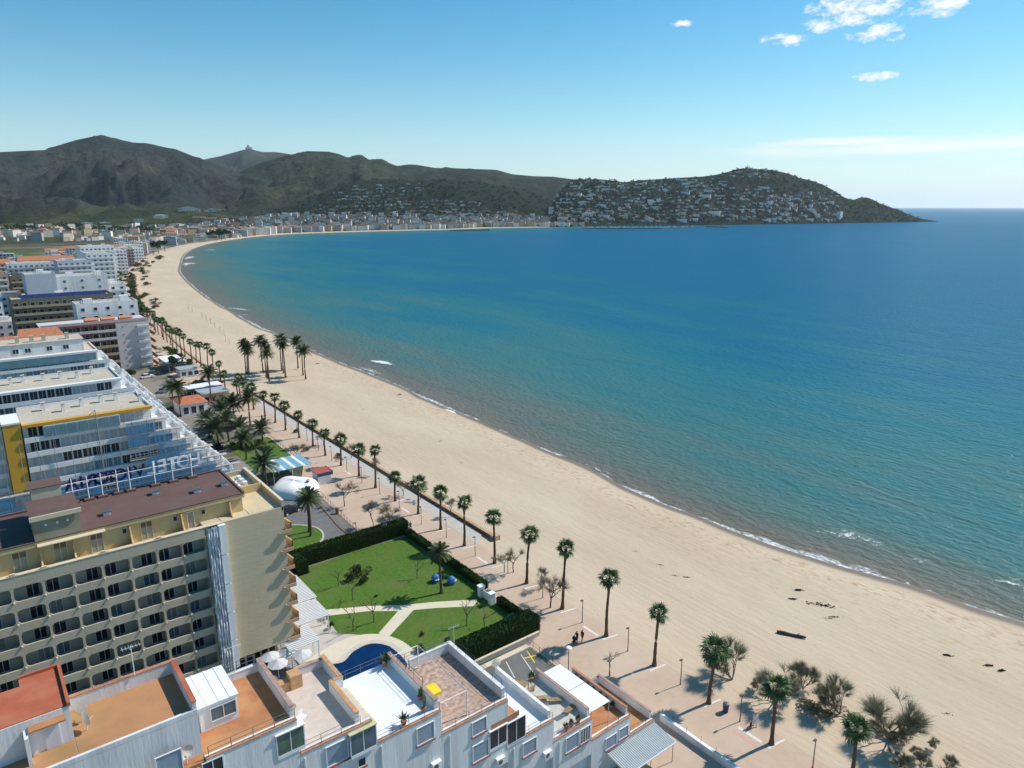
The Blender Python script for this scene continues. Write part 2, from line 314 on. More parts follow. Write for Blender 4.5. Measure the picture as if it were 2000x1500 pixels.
# sea: one sheet to the horizon, colour follows the depth (distance off the beach)
def sea_material():
    m = bpy.data.materials.new('sea_water'); m.use_nodes = True; nt = m.node_tree; n, l = nt.nodes, nt.links; b = n['Principled BSDF']
    pos = n.new('ShaderNodeNewGeometry').outputs['Position']
    at = n.new('ShaderNodeAttribute'); at.attribute_name = 'shore'
    def nz(scale, st, det=4.0, dist=0.0):
        v = n.new('ShaderNodeVectorMath'); v.operation = 'MULTIPLY'; v.inputs[1].default_value = st; l.new(pos, v.inputs[0])
        t = n.new('ShaderNodeTexNoise'); t.inputs['Scale'].default_value = scale; t.inputs['Detail'].default_value = det; t.inputs['Distortion'].default_value = dist; l.new(v.outputs[0], t.inputs[0]); return t.outputs[0]
    def mth(op, a, b_, clamp=False):
        x = n.new('ShaderNodeMath'); x.operation = op; x.use_clamp = clamp
        for i, q in enumerate((a, b_)):
            if isinstance(q, (int, float)): x.inputs[i].default_value = q
            else: l.new(q, x.inputs[i])
        return x.outputs[0]
    shore = at.outputs['Fac']
    lg = mth('LOGARITHM', mth('ADD', mth('MAXIMUM', shore, 0.0), 4.0), 10.0)       # 0.6 at the beach .. 3.5 far out
    patch = mth('MULTIPLY', mth('SUBTRACT', nz(0.008, (1.6, 0.55, 1), 5.0, 0.6), 0.5), 1.05)
    patch2 = mth('MULTIPLY', mth('SUBTRACT', nz(0.03, (1.8, 0.35, 1), 5.0, 0.4), 0.5), 0.8)
    f = mth('ADD', mth('ADD', lg, patch), patch2)
    f = mth('DIVIDE', mth('SUBTRACT', f, 0.85), 2.5)
    cr = n.new('ShaderNodeValToRGB'); e = cr.color_ramp
    stops = [(0.0,(0.165,0.150,0.115)),(0.09,(0.13,0.142,0.115)),(0.20,(0.095,0.155,0.135)),(0.34,(0.045,0.162,0.165)),(0.48,(0.012,0.150,0.195)),(0.61,(0.001,0.122,0.215)),(0.76,(0.0003,0.112,0.225)),(1.0,(0.0003,0.128,0.245))]
    e.elements[0].position = 0; e.elements[0].color = (*stops[0][1],1); e.elements[1].position = 1.0; e.elements[1].color = (*stops[-1][1],1)
    for p, c in stops[1:-1]: q = e.elements.new(p); q.color = (*c, 1)
    l.new(f, cr.inputs[0])
    # thin line of swash foam where the water meets the sand
    fn = nz(0.35, (1, 0.45, 1), 7.0, 0.8)
    fw = mth('SUBTRACT', mth('MULTIPLY', fn, 5.2), 1.7)
    foam = mth('MULTIPLY', mth('SUBTRACT', fw, shore), 1.1, True)
    fine = nz(2.2, (1, 0.6, 1), 6.0)
    foam = mth('MULTIPLY', foam, mth('MULTIPLY', mth('SUBTRACT', fine, 0.32), 3.0, True))
    mx = n.new('ShaderNodeMix'); mx.data_type = 'RGBA'; l.new(foam, mx.inputs[0]); l.new(cr.outputs[0], mx.inputs[6]); mx.inputs[7].default_value = (0.78, 0.80, 0.80, 1)
    # rough sea: diffuse body colour under a reflection that waves keep well below the mirror value
    n.remove(b); out = n['Material Output']
    h1 = nz(0.8, (1, 0.6, 1), 7.0, 0.3); h2 = nz(0.10, (1.3, 0.5, 1), 5.0, 1.0)
    hh = mth('ADD', mth('MULTIPLY', h1, 0.7), mth('MULTIPLY', h2, 0.8))
    bp = n.new('ShaderNodeBump'); bp.inputs['Strength'].default_value = 0.85; bp.inputs['Distance'].default_value = 0.95; l.new(hh, bp.inputs['Height'])
    df = n.new('ShaderNodeBsdfDiffuse'); l.new(mx.outputs[2], df.inputs[0]); l.new(bp.outputs[0], df.inputs['Normal'])
    gl = n.new('ShaderNodeBsdfGlossy'); gl.inputs['Roughness'].default_value = 0.13; l.new(bp.outputs[0], gl.inputs['Normal'])
    fr = n.new('ShaderNodeFresnel'); fr.inputs[0].default_value = 1.33; l.new(bp.outputs[0], fr.inputs['Normal'])
    fc = mth('MULTIPLY', mth('MINIMUM', mth('MULTIPLY', fr.outputs[0], 0.75), 0.20), mth('SUBTRACT', 1.0, foam))
    ms = n.new('ShaderNodeMixShader'); l.new(fc, ms.inputs[0]); l.new(df.outputs[0], ms.inputs[1]); l.new(gl.outputs[0], ms.inputs[2]); l.new(ms.outputs[0], out.inputs['Surface'])
    return m
mb = MB(); shr = []
rings = [30.0]
while rings[-1] < 42000: rings.append(rings[-1]*1.065)
NA = 190
for r in rings:
    for k in range(NA+1):
        a = R(-110 + 250*k/NA); x, y = r*math.cos(a), r*math.sin(a)
        mb.v.append((x, y, -1.5)); shr.append(shore_dist(x, y) if r < 6000 else 3000.0)
for i in range(len(rings)-1):
    for k in range(NA): a = i*(NA+1)+k; mb.f.append((a, a+NA+1, a+NA+2, a+1))
sea = struct('sea', mb, sea_material(), smooth=True)
at = sea.data.attributes.new('shore', 'FLOAT', 'POINT'); at.data.foreach_set('value', shr)

# ------------------------------------------------------------------ hills
def scrub_material(name, c1, c2, c3, s=0.012, fields=False):
    m = bpy.data.materials.new(name); m.use_nodes = True; nt = m.node_tree; n, l = nt.nodes, nt.links; b = n['Principled BSDF']
    b.inputs['Roughness'].default_value = 1.0; b.inputs['Specular IOR Level'].default_value = 0.05
    pos = n.new('ShaderNodeNewGeometry').outputs['Position']
    def nz(scale, det=6.0):
        t = n.new('ShaderNodeTexNoise'); t.inputs['Scale'].default_value = scale; t.inputs['Detail'].default_value = det; t.inputs['Roughness'].default_value = 0.7; l.new(pos, t.inputs[0]); return t.outputs[0]
    def ramp(x, a, b_, ca, cb):
        r = n.new('ShaderNodeValToRGB'); r.color_ramp.elements[0].position = a; r.color_ramp.elements[1].position = b_; r.color_ramp.elements[0].color = (*ca,1); r.color_ramp.elements[1].color = (*cb,1); l.new(x, r.inputs[0]); return r.outputs[0]
    base = ramp(nz(s*0.25), 0.4, 0.6, c1, c2)
    f = n.new('ShaderNodeMapRange'); f.inputs[1].default_value = 0.5; f.inputs[2].default_value = 0.62; l.new(nz(s*2.0, 8.0), f.inputs[0])
    mx = n.new('ShaderNodeMix'); mx.data_type = 'RGBA'; l.new(f.outputs[0], mx.inputs[0]); l.new(base, mx.inputs[6]); mx.inputs[7].default_value = (*c3, 1)
    out = mx.outputs[2]
    if fields:      # cultivated ground below the scrub line
        vo = n.new('ShaderNodeTexVoronoi'); vo.inputs['Scale'].default_value = 0.009; st = n.new('ShaderNodeVectorMath'); st.operation = 'MULTIPLY'; st.inputs[1].default_value = (0.6,1.4,0); l.new(pos, st.inputs[0]); l.new(st.outputs[0], vo.inputs['Vector'])
        fc = ramp(vo.outputs['Color'], 0.3, 0.7, (0.035,0.05,0.02), (0.075,0.09,0.035))
        sz = n.new('ShaderNodeSeparateXYZ'); l.new(pos, sz.inputs[0]); fz = n.new('ShaderNodeMapRange'); fz.inputs[1].default_value = 25; fz.inputs[2].default_value = 75; fz.inputs[3].default_value = 0.85; fz.inputs[4].default_value = 0; l.new(sz.outputs[2], fz.inputs[0])
        fm = n.new('ShaderNodeMix'); fm.data_type = 'RGBA'; l.new(fz.outputs[0], fm.inputs[0]); l.new(out, fm.inputs[6]); l.new(fc, fm.inputs[7]); out = fm.outputs[2]
    l.new(out, b.inputs['Base Color'])
    bp = n.new('ShaderNodeBump'); bp.inputs['Distance'].default_value = 26.0; bp.inputs['Strength'].default_value = 1.0; l.new(nz(s*2.5, 8.0), bp.inputs['Height']); l.new(bp.outputs[0], b.inputs['Normal'])
    return m
class Hill:
    def __init__(s, name, prof, front, ridge, back, material, power=1.3, namp=0.10, nscale=0.0022, du=4, rows=34, base=-3.0, seed=0.0):
        """prof: bearing/skyline pairs surveyed from the photograph; front/ridge/back: distances of foot, crest and far foot"""
        s.power, s.namp, s.nscale, s.base, s.seed = power, namp, nscale, base, seed
        u0, u1 = prof[0][0], prof[-1][0]; s.u0, s.u1, s.du = u0, u1, du
        s.rows = rows; s.cols = []
        n = int((u1-u0)/du)+1
        itp = lambda tab, u: next((a[1]+(b[1]-a[1])*(u-a[0])/(b[0]-a[0]) for a, b in zip(tab, tab[1:]) if a[0] <= u <= b[0]), tab[0][1] if u < tab[0][0] else tab[-1][1])
        mb = MB()
        for i in range(n):
            u = u0+i*du; v = itp(prof, u)
            r = sight(u, v); h = math.hypot(r[0], r[1]); dx, dy = r[0]/h, r[1]/h
            df, dr, db = itp(front, u), itp(ridge, u), itp(back, u)
            zr = CAM_H + r[2]/h*dr
            col = []
            for j in range(rows+1):
                t = j/rows
                d = df+(dr-df)*t; col.append(s.pt(dx, dy, d, zr, t))
            for j in range(1, 9):
                t = j/8; d = dr+(db-dr)*t; x, y = dx*d, dy*d
                z = base+(zr-base)*(1-t)**1.3
                col.append((x, y, z))
            s.cols.append(col); mb.v += col
        k = rows+9
        for i in range(n-1):
            for j in range(k-1): a = i*k+j; mb.f.append((a, a+k, a+k+1, a+1))
        s.obj = struct(name, mb, material, smooth=True)
    def pt(s, dx, dy, d, zr, t):
        x, y = dx*d, dy*d
        env = math.sin(math.pi*min(1, t))**0.8 * (1 if t < 1 else 0)
        nv = 0; a = 1; f = s.nscale
        for o in range(6):
            q = noise.noise((x*f+s.seed, y*f, o*7.3)); nv += a*(0.5-abs(q))*1.2; a *= 0.55; f *= 2.0
        z = s.base+(zr-s.base)*(t**s.power)+env*(zr-s.base)*s.namp*(nv-0.55)
        return (x, y, max(z, s.base))
    def at(s, u, v):                   # point of the near slope seen along that bearing
        i = min(len(s.cols)-1, max(0, round((u-s.u0)/s.du))); col = s.cols[i][:s.rows+1]
        pv = [project(*p)[1] for p in col]
        for j in range(s.rows):
            if pv[j] >= v >= pv[j+1]:
                t = (pv[j]-v)/max(1e-6, pv[j]-pv[j+1]); a, b = col[j], col[j+1]
                return tuple(a[c]+(b[c]-a[c])*t for c in range(3))
        return None
def project(x, y, z):
    r = x*RX+y*RY; f = x*FX+y*FY; dz = z-CAM_H; d = f*CP-dz*SP
    return (1000+FPX*r/d, 750-FPX*(f*SP+dz*CP)/d)
M_FAR = scrub_material('mountain_scrub', (0.034,0.046,0.044), (0.072,0.072,0.055), (0.016,0.025,0.027), 0.010, True)
M_MID = scrub_material('hill_scrub', (0.034,0.048,0.032), (0.070,0.076,0.046), (0.017,0.029,0.022), 0.014)
M_NEAR = scrub_material('pine_wood_hill', (0.024,0.042,0.022), (0.044,0.056,0.030), (0.014,0.026,0.016), 0.03)
far_peak = Hill('radar_mountain', [(330,340),(380,318),(400,311),(430,305),(455,298),(470,294),(487,290),(500,294),(515,297),(540,297),(560,300),(575,303),(620,330),(680,352)], [(330,6000)], [(330,8600)], [(330,11000)], M_FAR, power=0.9, namp=0.3, nscale=0.0012)
range_l = Hill('mountain_range', [(-420,318),(-300,305),(-200,300),(0,297),(60,294),(90,293),(110,285),(150,273),(185,266),(198,263),(215,268),(260,279),(300,284),(345,292),(375,304),(400,312),(440,328),(480,342),(540,362),(600,385),(640,402)], [(-420,2700),(640,2500)], [(-420,5200),(300,4800),(640,3600)], [(-420,8000)], M_FAR, power=1.5, namp=0.50, nscale=0.0015, rows=56)
ridge_m = Hill('inland_ridge', [(440,352),(480,330),(520,315),(560,304),(590,297),(600,295),(640,296),(660,300),(680,308),(700,304),(708,305),(720,312),(740,312),(745,311),(760,318),(775,324),(800,321),(815,322),(850,328),(880,328),(920,330),(960,331),(970,332),(1000,340),(1040,344),(1080,345),(1110,349),(1140,352),(1170,358),(1210,366)], [(440,2650)], [(440,4600),(800,4300),(1210,3900)], [(440,6500)], M_MID, power=1.2, namp=0.42, nscale=0.0021, rows=60, seed=31.0)
hill_d = Hill('wooded_hill', [(500,416),(540,408),(580,395),(620,380),(660,364),(700,353),(730,350),(760,349),(800,352),(850,350),(900,352),(950,358),(1000,366),(1050,380),(1080,393),(1120,412)], [(500,2200),(1120,2250)], [(500,2900),(1120,2950)], [(500,3800)], M_NEAR, power=0.9, namp=0.2, nscale=0.004, rows=34, seed=11.0)
HF = [(1040,2130),(1060,2106),(1200,2237),(1400,2430),(1500,2588),(1600,2771),(1700,3010),(1800,3256),(1832,3370)]
head = Hill('headland', [(1052,432),(1062,424),(1075,410),(1085,385),(1100,366),(1115,353),(1140,350),(1170,350),(1200,353),(1220,356),(1250,352),(1300,349),(1330,347),(1370,345),(1400,341),(1420,336),(1440,330),(1460,328),(1490,331),(1510,332),(1540,339),(1560,347),(1590,354),(1610,362),(1630,373),(1645,383),(1655,388),(1668,390),(1680,386),(1695,386),(1705,390),(1720,398),(1740,405),(1760,413),(1780,421),(1800,427),(1818,430),(1832,432.5)], HF, [(a, b+(520 if a < 1600 else 520-(a-1600)*2.1)) for a, b in HF], [(a, b+(1100 if a < 1600 else 1100-(a-1600)*4.4)) for a, b in HF], M_NEAR, power=0.85, namp=0.12, nscale=0.006, rows=34, seed=5.0)
TF = [(300,1500),(390,1430),(440,1420),(540,1660),(700,1815),(880,1945),(950,2080),(1060,2130),(1140,2180)]
town_rise = Hill('town_slope', [(300,446),(340,438),(390,432),(420,429),(470,425),(520,422),(560,420.5),(620,419),(700,419.5),(800,420),(1000,421.5),(1060,423),(1100,428),(1140,436)], TF, [(a, max(b+60,2380)) for a, b in TF], [(300,2900)], M_MID, power=1.0, namp=0.05, nscale=0.004, rows=20, seed=3.0, base=-0.6)
# ------------------------------------------------------------------ shared building materials and pieces
WHITE = mat('white_render', (0.74,0.74,0.73), 0.85, 0.05, 0.5, bump=0.02, bscale=6, tint=(0.46,0.46,0.46), tscale=0.9, tamt=0.5, stretch=(1,1,0.10))
WHITE2 = mat('clean_white_paint', (0.80,0.80,0.79), 0.7, 0.03, 0.5)
COPING = mat('terracotta_coping', (0.42,0.21,0.12), 0.85, 0.2, 2.0)
TERRA = mat('terracotta_roof_paint', (0.44,0.19,0.085), 0.9, 0.14, 0.7, tint=(0.50,0.30,0.13), tscale=0.35, tamt=0.6, bump=0.01, bscale=8)
REDROOF = mat('red_roof_membrane', (0.43,0.12,0.06), 0.85, 0.14, 0.8, tint=(0.50,0.22,0.14), tscale=0.6, tamt=0.5)
OCHRE_T = mat('worn_ochre_roof', (0.46,0.235,0.11), 0.9, 0.10, 0.5, tint=(0.27,0.19,0.08), tscale=0.28, tamt=0.75)
PINKT = mat('pinkish_stone_tiles', (0.44,0.31,0.24), 0.85, 0.32, 2.6, detail=1.0)
CREAMT = mat('cream_terrace_tiles', (0.58,0.49,0.42), 0.8, 0.10, 1.6)
GREYT = mat('pale_grey_tiles', (0.52,0.50,0.46), 0.8, 0.10, 1.2)
WHITET = mat('white_roof_membrane', (0.78,0.79,0.80), 0.7, 0.05, 0.6)
GLASS = mat('dark_window_glass', (0.028,0.034,0.042), 0.10, 0.3, 0.8, spec=0.6)
GLASSB = mat('bluish_window_glass', (0.10,0.15,0.18), 0.12, 0.3, 0.6, spec=0.6)
SHUT = mat('grey_blue_shutter', (0.30,0.36,0.43), 0.6, 0.08, 3.0)
SILL = mat('brick_red_sill', (0.26,0.07,0.05), 0.8, 0.15, 3.0)
IRON = mat('dark_railing_metal', (0.13,0.13,0.135), 0.5, 0.1, 2.0, metal=0.3)
ALU = mat('white_aluminium', (0.72,0.73,0.74), 0.4, 0.03, 2.0)
def railing(parent, pts, h=0.85, z=None, step=1.4, m=None, r=0.022):
    mb = MB()
    for (a, b) in zip(pts, pts[1:]):
        a, b = Vector(a), Vector(b); n = max(1, round((b-a).length/step))
        for i in range(n+1):
            p = a+(b-a)*(i/n); mb.bar(tuple(p), tuple(p+Vector((0,0,h))), r)
        for q in (0.55, 1.0): mb.bar(tuple(a+Vector((0,0,h*q))), tuple(b+Vector((0,0,h*q))), r)
    return part('railing', mb, m or IRON, parent)
WMESH = {}
def window(parent, x, y, z, w, h, rz=0.0, frame=ALU, pane=GLASS, mull=1, name='window', sill=None, org=None):
    """window at lower-left corner x,y,z on a wall facing -Y (rz = 0) or turned by rz"""
    if org is None:
        r = parent
        while r.parent: r = r.parent
        org = tuple(r.location)
    key = (round(w,2), round(h,2), frame.name, mull)
    if key not in WMESH:
        t = 0.06; mb = MB(); mb.box(0,w,-0.07,0,0,t); mb.box(0,w,-0.07,0,h-t,h); mb.box(0,t,-0.07,0,t,h-t); mb.box(w-t,w,-0.07,0,t,h-t)
        for i in range(mull): q = w*(i+1)/(mull+1); mb.box(q-t/2,q+t/2,-0.06,0,t,h-t)
        WMESH[key] = mb.mesh('window_frame', frame)
    pk = (round(w,2), round(h,2), pane.name)
    if pk not in WMESH: WMESH[pk] = MB().box(0.04,w-0.04,-0.03,0.01,0.04,h-0.04).mesh('pane', pane)
    o = link(name, WMESH[key], parent, (x-org[0], y-org[1], z-org[2]), rz)
    link('pane', WMESH[pk], o)
    if sill:
        sk = ('sill', round(w,2), sill.name)
        if sk not in WMESH: WMESH[sk] = MB().box(-0.06,w+0.06,-0.16,0.0,-0.09,-0.003).mesh('sill', sill)
        link('sill', WMESH[sk], o)
    return o

# ------------------------------------------------------------------ stepped white apartment house in the foreground
FG = thing('apartment_building', 'white apartment building stepping down in roof terraces towards the promenade', 'building', (20, 46, 0))
YF = 41.5
UN = [  # x0, x1, floor z, rear y, floor material
 (-16,1.6,25.1,47.7,OCHRE_T), (1.6,8.0,25.1,47.7,OCHRE_T), (8.0,13.9,22.15,48.6,TERRA), (13.9,19.4,19.3,50.0,CREAMT), (19.4,25.3,17.2,49.8,WHITET),
 (25.3,32.0,15.0,50.6,PINKT), (32.0,37.3,10.3,50.2,WHITET), (37.3,42.3,8.0,49.9,GREYT), (42.3,47.8,5.5,50.1,TERRA), (47.8,51.6,3.1,49.8,TERRA)]
for i, (x0, x1, z, yr, fm) in enumerate(UN):
    yf = YF + (0.8 if i < 2 else 0.45)
    w = MB().box(x0, x1, yf, yr, -0.4, z); part('wall', w, WHITE, FG)
    part('terrace_floor', MB().box(x0+0.02, x1-0.02, yf+0.06 if i < 2 else YF+0.12, yr-0.02, z, z+0.03), fm, FG)
    if i >= 2:   # outer skin with recessed bays
        sk = MB(); lo = {2:16.6, 3:13.6, 4:11.4, 5:8.8, 6:6.4, 7:4.0, 8:2.3, 9:-0.4}[i]
        a, b = x0, x1
        sk.box(a+0.01, b-0.01, YF, YF+0.452, lo, z+0.10)
        if lo > 0: sk.box(a+0.01, a+1.7, YF+0.003, YF+0.449, -0.4, lo-0.003)
        part('facade_skin', sk, WHITE, FG)
        part('coping', MB().box(a+0.01, b-0.01, YF-0.05, YF+0.22, z+0.10, z+0.16), COPING, FG)
        if lo > 0: part('slot', MB().box(a+2.2, a+3.6, YF+0.40, YF+0.452, lo-0.5, lo-0.32), GLASS, FG)
# T2 strip in front of the highest unit
part('terrace_floor', MB().box(2.5, 8.0, YF+0.05, YF+0.8, 21.9, 22.18), TERRA, FG); part('wall', MB().box(2.5,8.0,YF,YF+0.81,14,21.9), WHITE, FG)
# parapets: seaward side of every unit, and rear
def parapet(x0, x1, y0, y1, z0, z1, m=WHITE, cop=COPING, ov=0.03):
    p = part('parapet', MB().box(x0,x1,y0,y1,z0,z1), m, FG)
    part('coping', MB().box(x0-ov,x1+ov,y0-ov,y1+ov,z1+0.002,z1+0.07), cop, p)
PINKISH = mat('pink_coping', (0.40,0.27,0.22), 0.85, 0.2, 2.0); ORCOP = mat('orange_tile_coping', (0.52,0.30,0.15), 0.85, 0.2, 2.5)
parapet(7.75,8.0,42.35,47.5,25.13,26.0,cop=REDROOF); parapet(1.6,8.0,47.5,47.75,25.13,26.0,cop=COPING)
part('front_curb', MB().box(-16,8.0,42.3,42.5,25.13,25.45), WHITE, FG)
parapet(13.62,13.9,42.0,48.6,22.18,23.05,cop=PINKISH); parapet(8.0,13.62,48.35,48.6,22.18,22.75,cop=WHITE)
parapet(19.1,19.4,46.6,50.0,19.33,20.2,cop=ORCOP); parapet(18.3,18.6,42.0,46.6,19.33,20.2,cop=ORCOP); parapet(18.6,19.4,46.4,46.6,19.33,20.2,cop=ORCOP)
parapet(17.0,19.1,49.75,50.0,19.33,20.0,cop=PINKISH); parapet(13.9,16.0,48.6,49.2,19.33,20.0,m=ORCOP,cop=ORCOP); part('chimney', MB().box(16.0,16.9,48.4,49.4,19.33,20.5), ORCOP, FG)
parapet(25.0,25.3,42.0,49.8,17.23,18.05,cop=PINKISH)
parapet(31.7,32.0,42.0,50.6,15.03,15.95,cop=WHITE); parapet(27.5,31.7,50.35,50.6,15.03,15.9,cop=WHITE)
parapet(37.05,37.3,42.0,50.2,10.33,11.1,cop=WHITE2); parapet(42.05,42.3,42.0,49.9,8.03,8.85,cop=PINKISH)
parapet(47.55,47.8,42.0,50.1,5.53,6.35,cop=COPING); parapet(51.35,51.6,42.0,49.8,3.13,4.0,cop=PINKISH); parapet(48.0,51.35,49.55,49.8,3.13,3.8,cop=PINKISH)
for pts in ([(8.2,YF+0.08,22.3),(13.8,YF+0.08,22.3)], [(14.0,YF+0.08,19.45),(18.5,YF+0.08,19.45)], [(19.7,YF+0.08,17.36),(25.2,YF+0.08,17.36)], [(25.4,YF+0.08,15.16),(31.9,YF+0.08,15.16)],
            [(33.0,YF+0.08,10.46),(37.2,YF+0.08,10.46)], [(37.5,YF+0.08,8.16),(42.2,YF+0.08,8.16)], [(44.5,YF+0.08,5.66),(47.7,YF+0.08,5.66)], [(47.9,YF+0.08,3.26),(51.5,YF+0.08,3.26)],
            [(19.6,49.7,17.36),(25.2,49.7,17.36)], [(25.4,50.5,15.1),(27.5,50.5,15.1)], [(25.5,50.5,15.95),(31.8,50.5,15.95)], [(31.85,42.2,16.0),(31.85,50.4,16.0)], [(25.15,44.0,18.1),(25.15,49.6,18.1)], [(8.1,48.5,22.8),(13.5,48.5,22.8)]):
    railing(FG, pts, h=0.75)
# windows and shutters on the front
for x, z, w, h, p, m_ in [(5.2,22.3,1.5,1.6,SHUT,0),(7.7,20.9,1.3,1.2,GLASS,1),(15.7,17.3,1.7,1.7,SHUT,0),(18.05,15.95,0.65,0.8,GLASS,0),(23.0,15.2,1.6,1.6,SHUT,0),(28.2,13.3,1.5,1.4,SHUT,0),(28.2,10.7,1.7,1.7,SHUT,0),
                       (33.6,8.3,1.6,1.5,SHUT,0),(38.8,5.9,1.7,1.7,SHUT,0),(40.7,5.9,1.3,1.7,GLASSB,3),(44.2,3.3,1.6,1.4,SHUT,0),(46.1,3.5,1.4,1.3,SHUT,0),(21.6,8.3,1.2,1.4,SHUT,0)]:
    yy = YF if not (x < 7 or 21.5 < x < 22) else (YF if x < 7 else YF+0.45)
    window(FG, x, yy-0.004, z, w, h, pane=p, mull=m_, frame=WHITE2 if p is not GLASS else ALU, sill=SILL)
# glazed verandas hung on the front
GREENG = mat('greenish_veranda_glass', (0.10,0.16,0.12), 0.1, 0.3, 1.5, spec=0.6)
def veranda(x0, x1, y0, y1, z0, z1, pane, roofm):
    v = part('veranda', MB().box(x0,x1,y0,y1,z0-0.15,z0).box(x0,x1,y0,y0+0.05,z0,z0+0.12), WHITE2, FG)
    part('veranda_roof', MB().box(x0-0.08,x1+0.08,y0-0.1,y1,z1,z1+0.07), roofm, v)
    n = max(2, round((x1-x0)/0.85))
    for i in range(n):
        a = x0+(x1-x0)*i/n; b = x0+(x1-x0)*(i+1)/n
        part('pane', MB().box(a+0.05,b-0.05,y0+0.01,y0+0.03,z0+0.14,z1-0.06), pane, v)
    for i in range(n+1): q = x0+(x1-x0)*i/n; part('mullion', MB().box(q-0.035,q+0.035,y0-0.003,y0+0.06,z0+0.12,z1), ALU, v)
    for q in (x0, x1-0.05): part('mullion', MB().box(q,q+0.05,y1-0.3,y1-0.24,z0,z1), ALU, v)
    for q in (x0+0.01, x1-0.03): part('pane', MB().box(q,q+0.02,y0+0.08,y1-0.1,z0+0.1,z1-0.06), pane, v)
YELLOWISH = mat('yellowed_plastic_roof', (0.60,0.56,0.33), 0.5, 0.15, 1.5)
veranda(12.4,14.3,YF-0.06,YF+0.9,19.95,21.7,GREENG,WHITE2)
veranda(17.5,19.55,YF-0.25,YF+1.0,17.3,19.2,GLASSB,YELLOWISH); part('plastic_roof', MB().box(18.62,19.6,YF+1.0,46.3,19.16,19.23), YELLOWISH, FG)
veranda(31.9,33.9,YF-0.05,44.6,10.42,12.75,GLASS,WHITET); veranda(30.0,31.8,YF-0.07,YF+0.5,11.0,12.9,GLASS,WHITE2)
part('balcony', MB().box(30.2,33.2,YF-0.02,YF+1.6,12.95,13.05).box(30.2,33.2,YF-0.02,YF+0.1,13.05,13.45), COPING, FG)
# stair-head house with the red roof on the highest unit
sh = part('stair_house', MB().prism([(-16,44.5),(1.6,44.5),(1.6,49.1),(-0.55,49.1),(-0.55,48.25),(-16,48.25)],24.6,27.45), WHITE, FG)
part('roof', MB().box(-16.05,1.5,44.55,48.25,27.452,27.52).box(-0.55,1.5,48.25,49.05,27.452,27.52), REDROOF, sh)
part('coping', MB().box(1.5,1.68,44.45,49.15,27.453,27.72).box(-0.55,1.5,49.0,49.15,27.525,27.72), REDROOF, sh)
part('door', MB().box(0.2,0.95,44.42,44.498,25.14,26.9), mat('white_steel_door', (0.62,0.61,0.63), 0.5, 0.05, 2), sh)
part('porch_wall', MB().box(-0.75,-0.55,43.6,44.497,25.13,26.9), WHITE, sh); part('porch_roof', MB().box(-0.5,1.3,43.9,44.496,26.95,27.05), TERRA, sh)
# white penthouse cabin on the orange terrace
cb = part('penthouse_cabin', MB().box(8.45,10.9,44.2,47.9,22.19,24.0), WHITE2, FG)
part('cabin_roof', MB().box(8.35,11.0,44.1,48.0,24.002,24.1).box(8.9,9.0,44.1,48.0,24.1,24.13).box(9.7,9.8,44.1,48.0,24.1,24.13).box(10.4,10.5,44.1,48.0,24.1,24.13), WHITET, cb)
window(cb, 9.1, 44.19, 22.7, 1.7, 1.05, pane=GLASSB, mull=1, org=(20,46,0))
CF = thing('pergola_frame', 'white open metal pergola frame standing on the pink tiled roof terrace', 'pergola', (27, 46, 15.05))
for x in (25.7, 28.2):
    for y in (42.2, 50.0): part('post', MB().bar((x,y,15.05),(x,y,17.4),0.05), ALU, CF)
part('beam', MB().bar((25.7,42.2,17.4),(25.7,50.0,17.4),0.05).bar((28.2,42.2,17.4),(28.2,50.0,17.4),0.05).bar((25.7,42.2,17.4),(28.2,42.2,17.4),0.05).bar((25.7,50,17.4),(28.2,50,17.4),0.05), ALU, CF)
YEL = mat('yellow_canvas', (0.78,0.60,0.03), 0.8, 0.08, 3)
aw = thing('swing_seat', 'garden swing seat with yellow canopy beside the pergola on the terrace', 'swing seat', (26.2, 44.6, 15.05))
part('canopy', MB().quad((25.3,44.1,16.75),(27.0,44.1,16.75),(27.0,45.0,16.95),(25.3,45.0,16.95)).quad((25.3,44.1,16.5),(27.0,44.1,16.5),(27.0,44.1,16.75),(25.3,44.1,16.75)).quad((25.3,45.0,16.95),(27,45.0,16.95),(27,45.5,16.75),(25.3,45.5,16.75)), YEL, aw)
for x in (25.35,26.95): part('side_frame', MB().bar((x,44.2,15.05),(x,45,16.9),0.03).bar((x,45.6,15.05),(x,45,16.9),0.03), ALU, aw)
part('seat', MB().box(25.5,26.8,44.5,45.1,15.45,15.6).box(25.5,26.8,45.1,45.2,15.45,16.0), mat('red_cushion', (0.5,0.09,0.06), 0.9, 0.1, 4), aw)
# awning over the terracotta terrace
an = thing('sun_awning', 'long white canvas sun awning over the terracotta terrace', 'awning', (44, 46, 5.55))
for y0, y1 in ((42.3,45.9),(45.98,49.8)):
    part('canvas', MB().box(42.5,45.5,y0,y1,7.95,7.99).quad((45.5,y0,7.99),(45.5,y1,7.99),(45.52,y1,7.7),(45.52,y0,7.7)), WHITE2, an)
for y0 in (42.4,45.9,49.7): part('post', MB().bar((45.45,y0,5.53),(45.45,y0,7.95),0.04), ALU, an)
